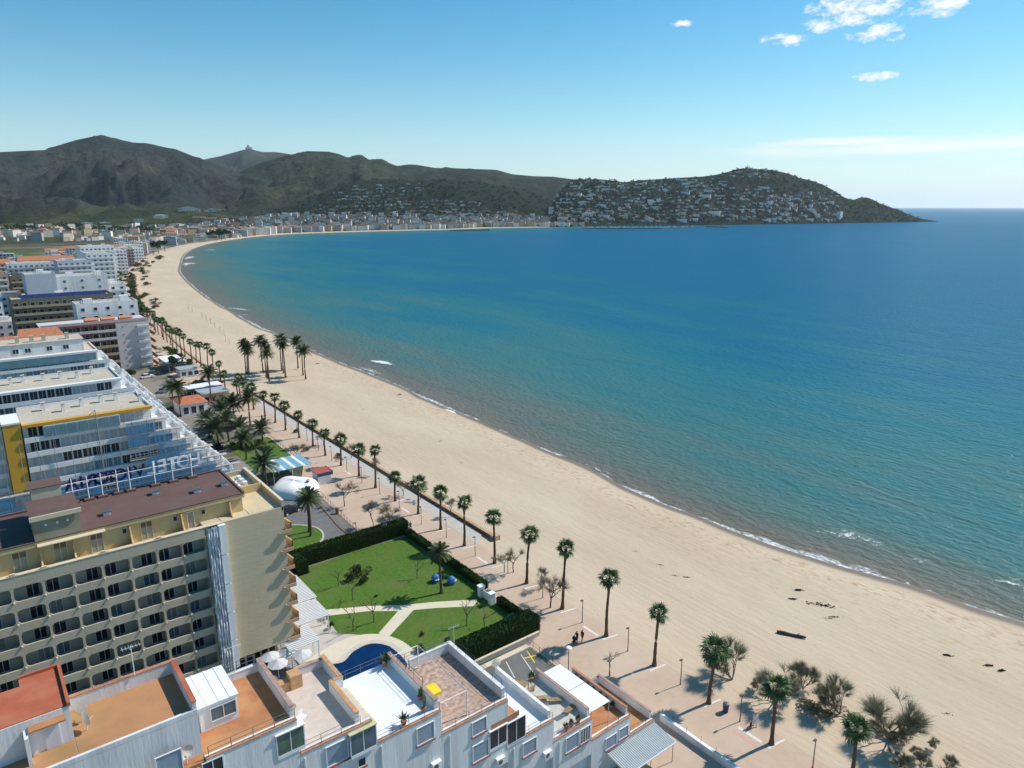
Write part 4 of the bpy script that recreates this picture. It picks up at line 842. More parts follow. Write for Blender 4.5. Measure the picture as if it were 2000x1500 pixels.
# ------------------------------------------------------------------ generic town building (front faces the beach road or the camera)
def block(label, cat_name, x0, x1, y0, y1, z, wall, storeys, roof=None, balcony=None, gap=2.6, pane=GLASS, group=None, west=False, pitched=None, wins=True, seed=0, sidewin=False):
    org = ((x0+x1)/2, (y0+y1)/2, 0); B = thing(cat_name, label, 'building', org, group=group)
    part('wall', MB().box(x0,x1,y0,y1,-0.3,z), wall, B)
    fh = z/storeys; rnd = random.Random(seed+int(x0*10))
    if pitched:
        xm = (x0+x1)/2; ym = (y0+y1)/2; e = 0.5; h = min(3.0, (y1-y0)*0.22)
        mb = MB(); a, b, c, d = (x0-e,y0-e,z),(x1+e,y0-e,z),(x1+e,y1+e,z),(x0-e,y1+e,z); p, q = (x0+1,ym,z+h),(x1-1,ym,z+h)
        mb.quad(a,b,q,p); mb.quad(c,d,p,q); mb.tri(d,a,p); mb.tri(b,c,q); mb.quad(d,c,b,a)
        part('roof', mb, pitched, B)
    else:
        part('roof', MB().box(x0+0.2,x1-0.2,y0+0.2,y1-0.2,z+0.002,z+0.1), roof or GRAVEL, B)
        part('parapet', MB().box(x0,x1,y0,y0+0.2,z+0.002,z+0.7).box(x0,x1,y1-0.2,y1,z+0.002,z+0.7).box(x0,x0+0.2,y0+0.2,y1-0.2,z+0.002,z+0.7).box(x1-0.2,x1,y0+0.2,y1-0.2,z+0.002,z+0.7), wall, B)
        for k in range(2):
            x = rnd.uniform(x0+1,max(x0+1.1,x1-4)); y = rnd.uniform(y0+1.5,max(y0+1.6,y1-4)); part('roof_hut', MB().box(x,x+min(3,(x1-x0)*0.3),y,y+min(2.5,(y1-y0)*0.3),z+0.1,z+rnd.uniform(1.2,2.4)), rnd.choice([wall,WHITE2]), B)
    for k in range(3):
        x = rnd.uniform(x0+.6,x1-1.4); y = rnd.uniform(y0+.6,y1-1.2); part('air_conditioner', MB().box(x,x+.9,y,y+.6,z+.1,z+.9), ALU, B) if not pitched else None
    if not pitched: x = rnd.uniform(x0+1,x1-1); y = (y0+y1)/2; part('aerial', MB().bar((x,y,z+.1),(x,y,z+3.2),.06).bar((x-.8,y,z+3),(x+.8,y,z+3),.05), IRON, B)
    if wins:
        for k in range(storeys):
            zz = k*fh+0.9
            n = max(1, int((x1-x0-0.8)/gap)); st = (x1-x0)/n
            for i in range(n): window(B, x0+st*(i+0.5)-0.6, y0-0.004, zz-(0.6 if balcony else 0), 1.2 if not balcony else 1.5, 1.25 if not balcony else 1.9, pane=pane, mull=0, org=org)
            if balcony: part('balcony', MB().box(x0+0.2,x1-0.2,y0-1.2,y0-0.003,k*fh+0.1,k*fh+0.22).box(x0+0.2,x1-0.2,y0-1.2,y0-1.1,k*fh+0.22,k*fh+1.05), balcony, B)
            if sidewin:
                n2 = max(1, int((y1-y0-1)/3.2)); s2 = (y1-y0)/n2
                for i in range(n2): window(B, x1+0.004, y0+s2*(i+0.5)-0.6, zz, 1.2, 1.3, rz=math.pi/2, pane=pane, mull=0, org=org)
                if sidewin == 'balcony': part('balcony', MB().box(x1+0.003,x1+1.6,y0+0.6,y1-0.6,k*fh+0.1,k*fh+0.22).box(x1+1.5,x1+1.6,y0+0.6,y1-0.6,k*fh+0.22,k*fh+1.05), balcony or wall, B)
    return B
LIL = mat('pale_lilac_grey_render', (0.58,0.54,0.53), 0.9, 0.06, 0.6); BROWNB = mat('dark_brown_balcony', (0.20,0.13,0.10), 0.8, 0.15, 1.5); TAN = mat('tan_render', (0.42,0.33,0.22), 0.9, 0.08, 0.6)
SALMON = mat('salmon_orange_render', (0.55,0.24,0.13), 0.9, 0.08, 0.6); TILE = mat('orange_clay_tiles', (0.44,0.17,0.09), 0.9, 0.22, 1.2); BLUEGREY = mat('blue_grey_render', (0.50,0.54,0.58), 0.9, 0.05, 0.5); YELW = mat('golden_yellow_render', (0.60,0.38,0.08), 0.9, 0.08, 0.6); PEACH = mat('peach_render', (0.60,0.43,0.30), 0.9, 0.08, 0.6)
DKBR = mat('dark_taupe_render', (0.19,0.165,0.13), 0.9, 0.1, 0.6)
# building with lilac gable and dark loggias
g4 = thing('apartment_block', 'apartment block with lilac grey gable and dark loggias, red parapet line on top', 'building', (38,284,0))
part('wall', MB().box(20,42,279.4,292,-0.3,16.4), BROWNB, g4); part('gable', MB().box(42,52.5,278,292,-0.3,17.0), LIL, g4); part('roof', MB().box(20,52.5,278,292,16.9,17.05).box(20,42,278,279.4,16.5,17.04), LIL, g4)
part('parapet', MB().box(20,52.5,277.9,278.1,17.0,17.9), mat('pinkish_parapet', (0.50,0.40,0.40), 0.9, 0.1, 1), g4); part('red_line', MB().box(20,42,277.85,277.9,16.6,17.0), SILL, g4)
for k in range(6):
    zz = k*2.75
    part('balcony', MB().box(20,42,278,279.39,zz+0.1,zz+0.25).box(20,42,278,278.1,zz+0.25,zz+1.0), LIL if k > 3 else TAN, g4)
    for i in range(9): window(g4, 20.6+i*2.4, 279.39, zz+0.4, 1.3, 2.0, pane=GLASS, mull=0); 
    for i in range(3): part('loggia_divider', MB().box(26+i*5.3,26.15+i*5.3,278.1,279.39,zz+0.25,zz+2.6), LIL, g4)
    window(g4, 44.0, 277.99, zz+1.3, 0.5, 0.5, mull=0); part('side_balcony', MB().box(48.5,52.3,277.2,277.99,zz+0.8,zz+1.6), BLUEGREY, g4)
    part('corner_balcony', MB().box(52.51,54.3,278,291,zz+0.3,zz+0.45).box(54.2,54.3,278,291,zz+0.45,zz+1.2), PEACH, g4); part('loggia_back', MB().box(52.502,52.52,278.4,290.6,zz+0.5,zz+2.6), GLASS, g4)
for x in (33,38,43.5): solo('striped_awning', MB().quad((x,279,18.3),(x+4.3,279,18.3),(x+4.3,281.5,18.8),(x,281.5,18.8)).quad((x,279,18.0),(x+4.3,279,18.0),(x+4.3,279,18.3),(x,279,18.3)).quad((x,281.5,18.8),(x+4.3,281.5,18.8),(x+4.3,281.5,17.1),(x,281.5,17.1)), SALMON, 'salmon red awning on the roof terrace of the lilac gabled block', 'awning', 'awnings on the lilac gabled block', (x,280,17.1))
block('white flat roofed house with square windows on top of the lilac block terrace row', 'terrace_house', 33, 53, 296, 306, 21.5, WHITE, 7, pane=GLASS, gap=3.5, seed=4)
block('long dark taupe hotel with brown balconies and blue solar panels on its roof', 'hotel_block', 16, 51, 334, 350, 20.6, DKBR, 7, balcony=TAN, seed=5)
SOL = mat('blue_solar_panel', (0.02,0.035,0.12), 0.25, 0.15, 3, spec=0.6)
pm = MB().quad((-0.95,-0.8,0.3),(0.95,-0.8,0.3),(0.95,0.8,1.25),(-0.95,0.8,1.25)).quad((-0.95,0.8,0),(0.95,0.8,0),(0.95,0.8,1.25),(-0.95,0.8,1.25)).mesh('solar_panel', SOL)
for r_ in range(2):
    for i in range(15): tag(link('solar_panel', pm, None, (20+i*2.0, 337+r_*4.5, 20.72)), 'tilted blue solar panel in the rows on the dark taupe hotel', 'solar panel', 'solar panels on the dark taupe hotel')
TOWN = [ # label, x0,x1,y0,y1,z,wall,storeys,kwargs
 ('salmon orange house with clay tile roof beside the terraced blocks', 6,17,226,240,19.0,SALMON,6,dict(pitched=TILE)),
 ('salmon orange house behind the first, with red tiled hip roof', 12,24,252,264,17.5,SALMON,6,dict(pitched=TILE)),
 ('tall blue grey blank walled block with white roof parapets', 50,62,398,416,25,BLUEGREY,8,dict(wins=False)),
 ('white block with paired blank panels next to the blue grey block', 62,84,402,418,23,WHITE,7,dict(pane=GLASSB,gap=5.5,sidewin=True)),
 ('white apartment house with red roof terrace facing the dunes', 84,92,404,420,18,WHITE,6,dict(balcony=BAND,sidewin='balcony')),
 ('low white villa with garden wall near the dark taupe hotel', 8,26,360,376,9,WHITE,3,dict()),
 ('pale grey office-like block with dark ribbon windows', 28,48,405,420,16,BLUEGREY,5,dict(balcony=LIL)),
 ('brown striped apartment house with white slab edges', 24,44,470,486,19,DKBR,6,dict(balcony=TAN)),
 ('tan apartment tower with rounded white balconies', 10,22,452,466,22,TAN,7,dict(balcony=BAND)),
 ('golden yellow corner house with orange roof', 36,48,530,545,20,YELW,6,dict(pitched=TILE)),
 ('peach apartment row with orange tiled roof at the edge of the fields', 40,78,640,655,16,PEACH,5,dict(pitched=TILE,balcony=BAND)),
 ('longer peach apartment row with orange tiled roof joining the first', 82,120,660,676,16,PEACH,5,dict(pitched=TILE,balcony=BAND)),
 ('blue grey stepped hotel facing the beach with white balconies', 92,110,505,524,24,BLUEGREY,8,dict(pane=GLASSB,sidewin='balcony',balcony=BAND)),
 ('tall white hotel with ribbed balconies next to the dunes', 112,128,540,566,26,WHITE,9,dict(pane=GLASSB,sidewin='balcony',balcony=BAND)),
 ('white hotel with saw-tooth terraces behind the ribbed hotel', 118,140,610,632,27,WHITE2,9,dict(pane=GLASSB,sidewin='balcony',balcony=BAND)),
 ('white block with grey balcony fronts in the second row', 70,96,560,576,20,WHITE,7,dict(pane=GLASSB,balcony=BLUEGREY)),
 ('purple grey low roof building between the white blocks', 60,86,520,534,11,LIL,4,dict()),
 ('white villa complex with flat roofs near the field edge', 96,124,700,716,12,WHITE2,4,dict()),
 ('pale yellow block beyond the villa complex', 130,152,720,740,17,PEACH,6,dict(balcony=BAND)),
 ('white seafront apartment block set back from the bend of the beach', 140,162,690,712,20,WHITE,7,dict(pane=GLASSB,sidewin=True,balcony=BAND)),
 ('grey beach hotel with trees in front at the bend', 170,204,780,804,17,LIL,6,dict(balcony=BROWNB)),
 ('white low beach apartments past the grey hotel', 205,240,860,884,13,WHITE2,4,dict(balcony=BAND)),
 ('white and brown beach apartments next to the pine clump', 240,268,930,954,13,WHITE,4,dict(balcony=BROWNB)),
 ('small white block with terracotta roof in the inner row', 10,30,560,575,13,WHITE,4,dict(pitched=TILE)),
 ('grey white house with blue awnings in the inner row', 2,16,400,412,13,WHITE2,4,dict()),
 ('orange roofed villa with white walls among the pines', -6,8,340,352,8,PEACH,3,dict(pitched=TILE)),
 ('white square villa among the pines', -10,6,380,394,8,WHITE,3,dict()),
 ('tan block with stacked dark balconies in the inner row', 20,36,610,624,16,TAN,5,dict(balcony=DKBR)),
 ('small yellow house at the edge of the camp ground', 262,276,1010,1024,12,YELW,4,dict()),
 ('grey block under dark trees near the yellow house', 284,310,1040,1056,12,LIL,4,dict()),
]
for k, (lb, x0, x1, y0, y1, z, wl_, st, kw) in enumerate(TOWN):
    sh_ = 0 if y0 < 395 else 24 if y0 < 440 and x0 > 25 else 0 if y0 < 500 else 42 if y0 < 770 else 62 if y0 < 850 else 74 if y0 < 920 else 88 if y0 < 1005 else 76 if y0 < 1030 else 98
    x0 -= sh_; x1 -= sh_
    block(lb, 'town_building', x0, x1, y0, y1, z, wl_, st, group='buildings behind the far promenade', seed=20+k, **kw)
# ------------------------------------------------------------------ promenade, gardens, road
PAVE = mat('pink_beige_paving', (0.53,0.39,0.285), 0.9, 0.06, 0.9, tint=(0.58,0.455,0.35), tscale=0.12, tamt=0.8, bump=0.004, bscale=3)
CONC = mat('pale_concrete', (0.50,0.46,0.41), 0.9, 0.08, 0.6); ASPH = mat('worn_asphalt', (0.16,0.155,0.15), 0.92, 0.12, 0.8, tint=(0.20,0.19,0.18), tscale=0.2, tamt=0.6)
LAWN = mat('mown_lawn', (0.072,0.150,0.016), 0.95, 0.28, 1.8, detail=9, tint=(0.12,0.15,0.035), tscale=0.22, tamt=0.8, bump=0.05, bscale=9)
CREAMP = mat('cream_path_paving', (0.66,0.58,0.44), 0.85, 0.05, 1.0); MARK = mat('worn_white_paint', (0.72,0.66,0.62), 0.8, 0.12, 3.0); PINKM = mat('faded_pink_paint', (0.62,0.36,0.31), 0.85, 0.12, 3.0)
EARTH = mat('brown_earth_wall', (0.25,0.145,0.085), 0.95, 0.2, 1.2); EARTHT = mat('sandy_wall_top', (0.46,0.31,0.19), 0.95, 0.2, 1.2)
mb = MB(); prev = None
for x, y in I_L:
    if y < -650 or y > 1250: continue
    w = 11.2 if y < 64 else (8.2 if y < 88 else 12.0)
    if 225 < y < 420: w = 13.5
    if y > 420: w = 10
    mb.v += [(x-0.02, y, 0.012), (x-w, y, 0.012)]
for i in range(len(mb.v)//2-1): a = 2*i; mb.f.append((a, a+2, a+3, a+1))
struct('promenade', mb, PAVE)
struct('promenade_square', MB().prism([(49.7,104.2),(56.9,104.2),(56.9,150),(51,137),(51.2,128)],-0.01,0.016), PAVE)
struct('side_forecourt', MB().prism([(44,15),(55,15),(55,43),(52,57),(44,57)],-0.014,0.009), PAVE)
struct('cycle_path', MB().quad((63.9,91,0.02),(66.7,94,0.02),(67.0,205,0.02),(64.0,205,0.02)), CONC)
sw = thing('sea_wall', 'long low brown wall between promenade and sand', 'wall', (67.2,160,0))
for y in range(92, 227, 5): part('wall_section', MB().box(67.0+0.004*(y-92),67.55+0.004*(y-92),y,y+4.97,-0.4,0.5), EARTH, sw); part('coping', MB().box(66.97+0.004*(y-92),67.6+0.004*(y-92),y,y+4.97,0.502,0.58), EARTHT, sw)
part('end_block', MB().box(66.9,68.2,90.6,91.9,-0.4,0.62), EARTHT, sw)
sw2 = thing('sea_wall', 'low sandy kerb wall following the bend of the far promenade', 'wall', (69,300,0))
pl = [p for p in I_L if 243 < p[1] < 640]
for a, b in zip(pl, pl[1:]):
    dx, dy = b[0]-a[0], b[1]-a[1]; part('wall_section', MB().rbox((a[0]+b[0])/2,(a[1]+b[1])/2,-0.4,math.hypot(dx,dy)+0.1,0.7,0.75,math.atan2(dy,dx)), EARTHT, sw2)
def stripes(y, x=60.6):
    for k, dx in enumerate((-0.55, 0.35)):
        struct('crossing_marking', MB().box(x+dx,x+dx+0.4,y,y+2.9,0.013,0.02), MARK if k else PINKM)
for y in (10.2, 34.6, 59.4, 84.7, 109.8, 134.6): stripes(y)
for y in [25.4+8.25*i for i in range(-2,12)]:
    struct('palm_pit_kerb', MB().box(60.9,61.3,y-0.15,y+0.15,0.013,0.03).quad((61.3,y-0.14,0.022),(63.5,y-0.5,0.022),(63.5,y-0.25,0.022),(61.3,y+0.14,0.022)), MARK)
# garden behind the hotel pool
struct('hotel_forecourt', MB().prism([(25.5,66),(40,66),(40,78),(35.3,82),(34.6,97),(36,106),(27,108),(25.5,97)],-0.015,0.018), CONC)
struct('lawn', MB().prism([(40.5,66.8),(54.6,65.6),(55.6,80),(56.3,101.5),(46,101.8),(35.8,101.3),(34.9,95.5),(34.2,86.5),(33.8,81.5),(36.5,78.9),(39.2,76),(40.4,72)],-0.012,0.035), LAWN)
path = [[(34.4,86.4),(39.5,83.9),(43.6,80.8),(47.5,78.7),(52.3,75.6),(53.6,76.9),(48.2,80.2),(44.0,82.4),(40.5,84.9),(34.9,88.0)],[(42.9,81.3),(38.1,78.1),(38.6,76.4),(44.8,80.2)]]
for k, p in enumerate(path): struct('garden_path', MB().prism(p,-0.01,0.047+k*0.004), CREAMP)
def curve(pts, k=6): return smooth_line(pts+[pts[0]], k)[:-1]
deck = curve([(26.5,77.8),(31.4,79.4),(35.0,79.6),(38.0,78.0),(39.8,74.5),(39.6,70.5),(38.5,66.5),(33,66.2),(27,67)],5)
struct('pool_deck', MB().prism(deck,-0.01,0.042), CREAMP)
POOLW = mat('deep_blue_pool_water', (0.004,0.022,0.085), 0.05, 0.2, 0.8, spec=0.5, bump=0.01, bscale=2)
pool = curve([(29.5,76.2),(31.5,75.2),(33.6,76.4),(36.0,76.6),(37.6,75.0),(38.0,72.5),(37.6,69.5),(35,67.5),(31,68),(29,71)],5)
struct('swimming_pool', MB().prism(pool,0.0,0.075), POOLW)
rim = []; n = len(pool)
mb = MB()
for i in range(n):
    a, b = Vector(pool[i]), Vector(pool[(i+1)%n]); c = Vector((33.8,72)); oa = a+(a-c).normalized()*0.75; ob = b+(b-c).normalized()*0.75
    mb.quad((a.x,a.y,0.13),(b.x,b.y,0.13),(ob.x,ob.y,0.13),(oa.x,oa.y,0.13)); mb.quad((oa.x,oa.y,0.13),(ob.x,ob.y,0.13),(ob.x,ob.y,0.03),(oa.x,oa.y,0.03)); mb.quad((b.x,b.y,0.13),(a.x,a.y,0.13),(a.x,a.y,0.05),(b.x,b.y,0.05))
struct('pool_rim', mb, mat('pale_stone_rim', (0.55,0.50,0.42), 0.85, 0.08, 1.5))
struct('access_road', MB().prism([(34,103.6),(47.8,103.6),(49.6,118),(50.5,131),(43,131),(30,131),(30,112)],-0.012,0.024), ASPH)
isl = curve([(38.5,106.8),(42.6,108.4),(44.5,111.4),(44.2,115.0),(41.0,118.0),(37,117),(36,111)],5)
struct('traffic_island', MB().prism(isl,-0.01,0.14), LAWN); 
k_ = MB()
for i in range(len(isl)):
    a, b = Vector(isl[i]), Vector(isl[(i+1)%len(isl)]); c = Vector((40.5,112)); oa = a+(a-c).normalized()*0.3; ob = b+(b-c).normalized()*0.3
    k_.quad((a.x,a.y,0.16),(b.x,b.y,0.16),(ob.x,ob.y,0.16),(oa.x,oa.y,0.16)); k_.quad((oa.x,oa.y,0.16),(ob.x,ob.y,0.16),(ob.x,ob.y,0.0),(oa.x,oa.y,0.0))
struct('island_kerb', k_, CONC)
struct('kerb', MB().box(47.9,48.1,103.6,112,0.0,0.14).prism([(48.1,112),(49.9,128),(49.7,128),(47.9,112)],0.0,0.14), EARTH)
struct('painted_symbol', MB().prism([(36.9,107.2),(38.2,106.6),(39.5,109.0),(38.4,109.8),(37.2,109.0)],0.02,0.03), mat('sky_blue_paint', (0.10,0.42,0.66), 0.8, 0.1, 2))
struct('parking_lot', MB().prism([(43.5,57.2),(51.7,57.2),(51.9,63.1),(44.5,63.1)],-0.012,0.028), ASPH)
struct('parking_border', MB().prism([(43,63.11),(52.3,63.11),(52.3,63.9),(43,63.9)],-0.01,0.09), CREAMP)
for x0, x1 in ((46.3,47.9),(49.0,50.3)): struct('parking_marking', MB().prism([(x0,58.0),(x0+0.12,58.0),(x1+0.12,62.6),(x1,62.6)],0.029,0.035), MARK)
struct('parking_marking', MB().prism([(50.6,60.2),(50.75,60.2),(51.6,62.8),(51.45,62.8)],0.029,0.035).prism([(50.2,61.6),(51.8,61.2),(51.8,61.4),(50.2,61.8)],0.036,0.041), YEL)
struct('neighbour_lawn', MB().prism([(45.6,148.5),(55.4,149.8),(56.3,171.5),(46.0,172)],-0.012,0.03), LAWN)
# walls, fences, hedges
bw = thing('boundary_wall', 'low white boundary wall beside the metal canopy', 'wall', (55.3,38,0)); part('wall', MB().box(55.1,55.4,20,43.6,-0.2,0.75), WHITE, bw); part('coping', MB().box(55.05,55.45,20,43.65,0.752,0.83), WHITE2, bw)
for k in range(12): part('fence_post', MB().bar((55.25,21+k*1.9,0.83),(55.25,21+k*1.9,1.5),0.025), IRON, bw)
hw = thing('garden_wall', 'low pale wall at the foot of the near clipped hedge', 'wall', (49,64.6,0)); part('wall', MB().box(43.5,54.9,64.3,64.55,-0.2,0.6), CONC, hw); part('coping', MB().box(43.5,54.95,64.25,64.6,0.602,0.66), CREAMP, hw)
def post_fence(name, label, pts, h=1.0, step=1.3, m=None):
    f = thing(name, label, 'fence', (*pts[0], 0)); m = m or IRON
    for a, b in zip(pts, pts[1:]):
        a, b = Vector(a), Vector(b); n = max(1, round((b-a).length/step))
        for i in range(n): p = a+(b-a)*(i/n); part('post', MB().bar((p.x,p.y,0),(p.x,p.y,h),0.035), m, f)
        for q in (0.5, 0.95): part('rail', MB().bar((a.x,a.y,h*q),(b.x,b.y,h*q),0.025), m, f)
post_fence('rail_fence', 'dark rail fence along the promenade side of the parking lot', [(52.5,64),(52.2,56)]); post_fence('rail_fence', 'dark rail fence along the garden edge between the gate and the near hedge', [(56.0,75),(55.4,66.5)], 1.1, 0.9)
post_fence('rail_fence', 'dark rail fence around the neighbouring lawn', [(46,148.4),(55.6,149.6),(56.5,171.6)], 0.9, 1.8); post_fence('bollard_rail', 'wooden post rail between road and promenade', [(49.6,106),(51.4,128)], 0.9, 1.5, EARTH)
gp = thing('garden_gate', 'white masonry gate posts at the end of the garden path', 'gate', (54.6,76,0))
for y in (74.7,77.3): part('gate_post', MB().box(54.2,55.0,y-0.35,y+0.35,0,1.7), WHITE2, gp); part('gate_cap', MB().box(54.1,55.1,y-0.45,y+0.45,1.702,1.8), WHITE2, gp)
part('gate_leaf', MB().box(54.55,54.65,75.05,76.95,0.1,1.3), ALU, gp)
HEDGE = mat('clipped_cypress_hedge', (0.026,0.055,0.013), 0.9, 0.35, 3.0, detail=8); HEDGE2 = mat('hedge_leaf', (0.042,0.080,0.016), 0.85, 0.4, 2.0)
def hedge(label, x0, x1, y0, y1, h, n, seed=0):
    t = thing('hedge', label, 'hedge', ((x0+x1)/2,(y0+y1)/2,0)); rnd = random.Random(seed)
    part('core', MB().box(x0+0.12,x1-0.12,y0+0.12,y1-0.12,0,h-0.1), HEDGE, t)
    mb = MB(); top = (x1-x0)*(y1-y0); sx = (y1-y0)*h; sy = (x1-x0)*h; tot = top+2*sx+2*sy
    for k in range(n):
        r = rnd.random()*tot
        if r < top: p = Vector((rnd.uniform(x0,x1),rnd.uniform(y0,y1),h-0.1+0.06*noise.noise((k*.3,0,0)))); nn = Vector((0,0,1))
        elif r < top+2*sx: p = Vector((rnd.choice((x0+0.1,x1-0.1)),rnd.uniform(y0,y1),rnd.uniform(0.05,h-0.1))); nn = Vector((1 if p.x > (x0+x1)/2 else -1,0,0.2))
        else: p = Vector((rnd.uniform(x0,x1),rnd.choice((y0+0.1,y1-0.1)),rnd.uniform(0.05,h-0.1))); nn = Vector((0,1 if p.y > (y0+y1)/2 else -1,0.2))
        d = (nn+Vector((rnd.gauss(0,.6),rnd.gauss(0,.6),rnd.gauss(0,.6)))).normalized(); s = d.cross(Vector((rnd.random(),rnd.random(),rnd.random()))).normalized()*rnd.uniform(0.05,0.10)
        mb.tri(tuple(p-s),tuple(p+s),tuple(p+d*rnd.uniform(0.1,0.26)))
    o = part('foliage', mb, HEDGE2, t); o['kind'] = 'stuff'
hedge('tall clipped hedge between the road and the lawn', 37.2,56.6,101.9,104.0,2.5,16000,1)
hedge('short clipped hedge end beside the parked dark car', 35.4,37.25,99.5,104.3,2.4,4000,2)
hedge('low hedge along the promenade side of the lawn', 55.6,56.8,78.5,101.8,1.2,7000,3)
hedge('tall clipped hedge on the near side of the lawn', 43.3,55.4,64.7,67.3,2.6,13000,4)
hedge('low dark hedge between gate posts and rail fence', 54.9,55.9,67.4,74.0,1.3,3500,5)
# ------------------------------------------------------------------ plants
TRUNK = mat('palm_trunk', (0.115,0.075,0.05), 0.95, 0.3, 3.0, coords='obj', bump=0.05, bscale=4, stretch=(1,1,4)); FROND = mat('fan_palm_leaf', (0.062,0.105,0.026), 0.5, 0.4, 1.5, coords='obj', spec=0.4)
DEAD = mat('dead_palm_leaf', (0.20,0.135,0.06), 0.9, 0.25, 2.0, coords='obj'); DATE = mat('date_palm_leaf', (0.080,0.112,0.040), 0.5, 0.4, 1.2, coords='obj', spec=0.4)
TWIG = mat('bare_tamarisk_twigs', (0.25,0.215,0.15), 0.9, 0.25, 2.0, coords='obj'); TWIG2 = mat('olive_tamarisk_twigs', (0.25,0.245,0.155), 0.9, 0.3, 2.0, coords='obj'); BARK = mat('dark_tree_bark', (0.13,0.10,0.078), 0.95, 0.25, 3.0, coords='obj')
PINE = mat('dark_pine_needles', (0.026,0.048,0.015), 0.9, 0.4, 0.8); BUSH = mat('coastal_shrub_leaf', (0.05,0.075,0.025), 0.9, 0.4, 1.0); DRYB = mat('dry_olive_shrub', (0.12,0.11,0.05), 0.9, 0.35, 1.0)
def fan_frond(rnd):
    mb = MB(); L = rnd.uniform(0.55,0.75); mb.quad((0,-0.03,0),(L,-0.02,-0.02),(L,0.02,-0.02),(0,0.03,0)); n = 11
    for k in range(n):
        a = R(-95+190*k/(n-1)); r = 0.78*(1-0.25*abs(a)/2)*rnd.uniform(0.9,1.1); d = Vector((math.cos(a),math.sin(a),0)); s = Vector((-d.y,d.x,0))*0.07
        p = Vector((L,0,-0.02)); m = p+d*r*0.6+Vector((0,0,-0.05)); t = p+d*r+Vector((0,0,-0.28*rnd.uniform(0.6,1.3)))
        mb.quad(tuple(p),tuple(m-s),tuple(t),tuple(m+s))
    return mb.mesh('frond', FROND)
def date_frond(rnd, L=2.7):
    mb = MB(); n = 13; pts = []
    droop = rnd.uniform(0.55,0.95)
    for k in range(n+1): t = k/n; pts.append(Vector((L*t*(1-0.12*t), 0, 0.25*L*t-droop*L*0.55*t*t)))
    for k in range(n):
        a, b = pts[k], pts[k+1]; mb.quad(tuple(a+Vector((0,-.03,0))),tuple(b+Vector((0,-.02,0))),tuple(b+Vector((0,.02,0))),tuple(a+Vector((0,.03,0))))
        if k > 0:
            l = 0.62*math.sin(math.pi*min(1,(k+1.5)/(n+1)))**0.6
            for s in (-1,1):
                for q in (0.0,0.5):
                    c = a+(b-a)*q; d = Vector((0.62,s*0.72,0.12-0.25*rnd.random())).normalized()*l; mb.tri(tuple(c-Vector((0.03,0,0))),tuple(c+Vector((0.11,0,0))),tuple(c+d))
    return mb.mesh('frond', DATE)
rp_ = random.Random(3)
FANS = [fan_frond(rp_) for _ in range(3)]; DATES = [date_frond(rp_) for _ in range(3)]
def fan_trunk(h, lean, seed):
    r = random.Random(seed); pts, rad = [], []
    for k in range(13):
        t = k/12; pts.append((lean*t*t+0.04*math.sin(t*7+seed), 0.04*math.cos(t*5+seed), h*t)); rad.append((0.24-0.10*t**0.6)*(1+0.12*(k%2))+(0.10 if k == 0 else 0)+(0.07*max(0,(t-0.72)/0.28)))
    return MB().tube(pts, rad, 8).mesh('trunk', TRUNK, smooth=False), pts[-1]
def crown_heart(scale=1.0):
    mb = MB(); r = random.Random(9)
    for k in range(16):   # hanging dead leaves
        a = r.random()*6.28; d = Vector((math.cos(a),math.sin(a),0)); s = Vector((-d.y,d.x,0))*0.14; p = d*0.12+Vector((0,0,-0.1-0.5*r.random())); q = p+d*0.32+Vector((0,0,-0.75*r.uniform(.6,1.2)))
        mb.tri(tuple(p-s),tuple(p+s),tuple(q))
    return mb.mesh('crown', DEAD)
HEART = crown_heart()
def frond_set(n, kind, seed):
    r = random.Random(seed); out = []
    for k in range(n):
        t = (k+0.5)/n; a = k*2.39996+r.uniform(-.2,.2)
        e = R(80-120*t+r.uniform(-9,9)) if kind == 'fan' else R(74-104*t+r.uniform(-8,8))
        s = r.uniform(0.88,1.1)*(0.92 if t < 0.15 else 1)
        M = Matrix.Rotation(a,4,'Z') @ Matrix.Rotation(-e,4,'Y') @ Matrix.Scale(s,4) @ Matrix.Rotation(r.uniform(-.4,.4),4,'X'); out.append((M, r.randrange(3)))
    return out
def joined_crown(kind, n, seed, m, sc=1.0):
    src = FANS if kind == 'fan' else DATES; V, Fc = [], []
    for M, i in frond_set(n, kind, seed):
        me = src[i]; o = len(V); V += [tuple(M @ v.co) for v in me.vertices]; Fc += [tuple(o+q for q in p.vertices) for p in me.polygons]
    me = bpy.data.meshes.new('crown'); me.from_pydata(V, [], Fc); me.materials.append(m); return me
JF = [joined_crown('fan', 22, 40+i, FROND) for i in range(3)]; JD = [joined_crown('date', 52, 50+i, DATE) for i in range(3)]
TR_CACHE = {}
def palm(x, y, h, kind, label, group, near, seed, sc=1.0, z=0.0):
    t = thing('palm_tree', label, 'palm tree', (x,y,z), (seed*1.7) % 6.28, group)
    key = (round(h*2)/2, seed % 4)
    if key not in TR_CACHE: TR_CACHE[key] = fan_trunk(key[0], 0.25*((seed % 4)-1.5)*0.5, seed)
    me, tip = TR_CACHE[key]; link('trunk', me, t)
    c = link('crown', HEART, t, tip, scale=sc)
    if near:
        src = FANS if kind == 'fan' else DATES
        for M, i in frond_set(22 if kind == 'fan' else 46, kind, seed): o = link('frond', src[i], c); o.matrix_local = M
    else: link('fronds', (JF if kind == 'fan' else JD)[seed % 3], c)
    rr_ = random.Random(seed*13+5); t.rotation_euler = (rr_.gauss(0,.022), rr_.gauss(0,.022), t.rotation_euler[2])
    c.scale = (sc*rr_.uniform(.86,1.16),)*3
    return t
G_ROW = 'fan palms along the near promenade'
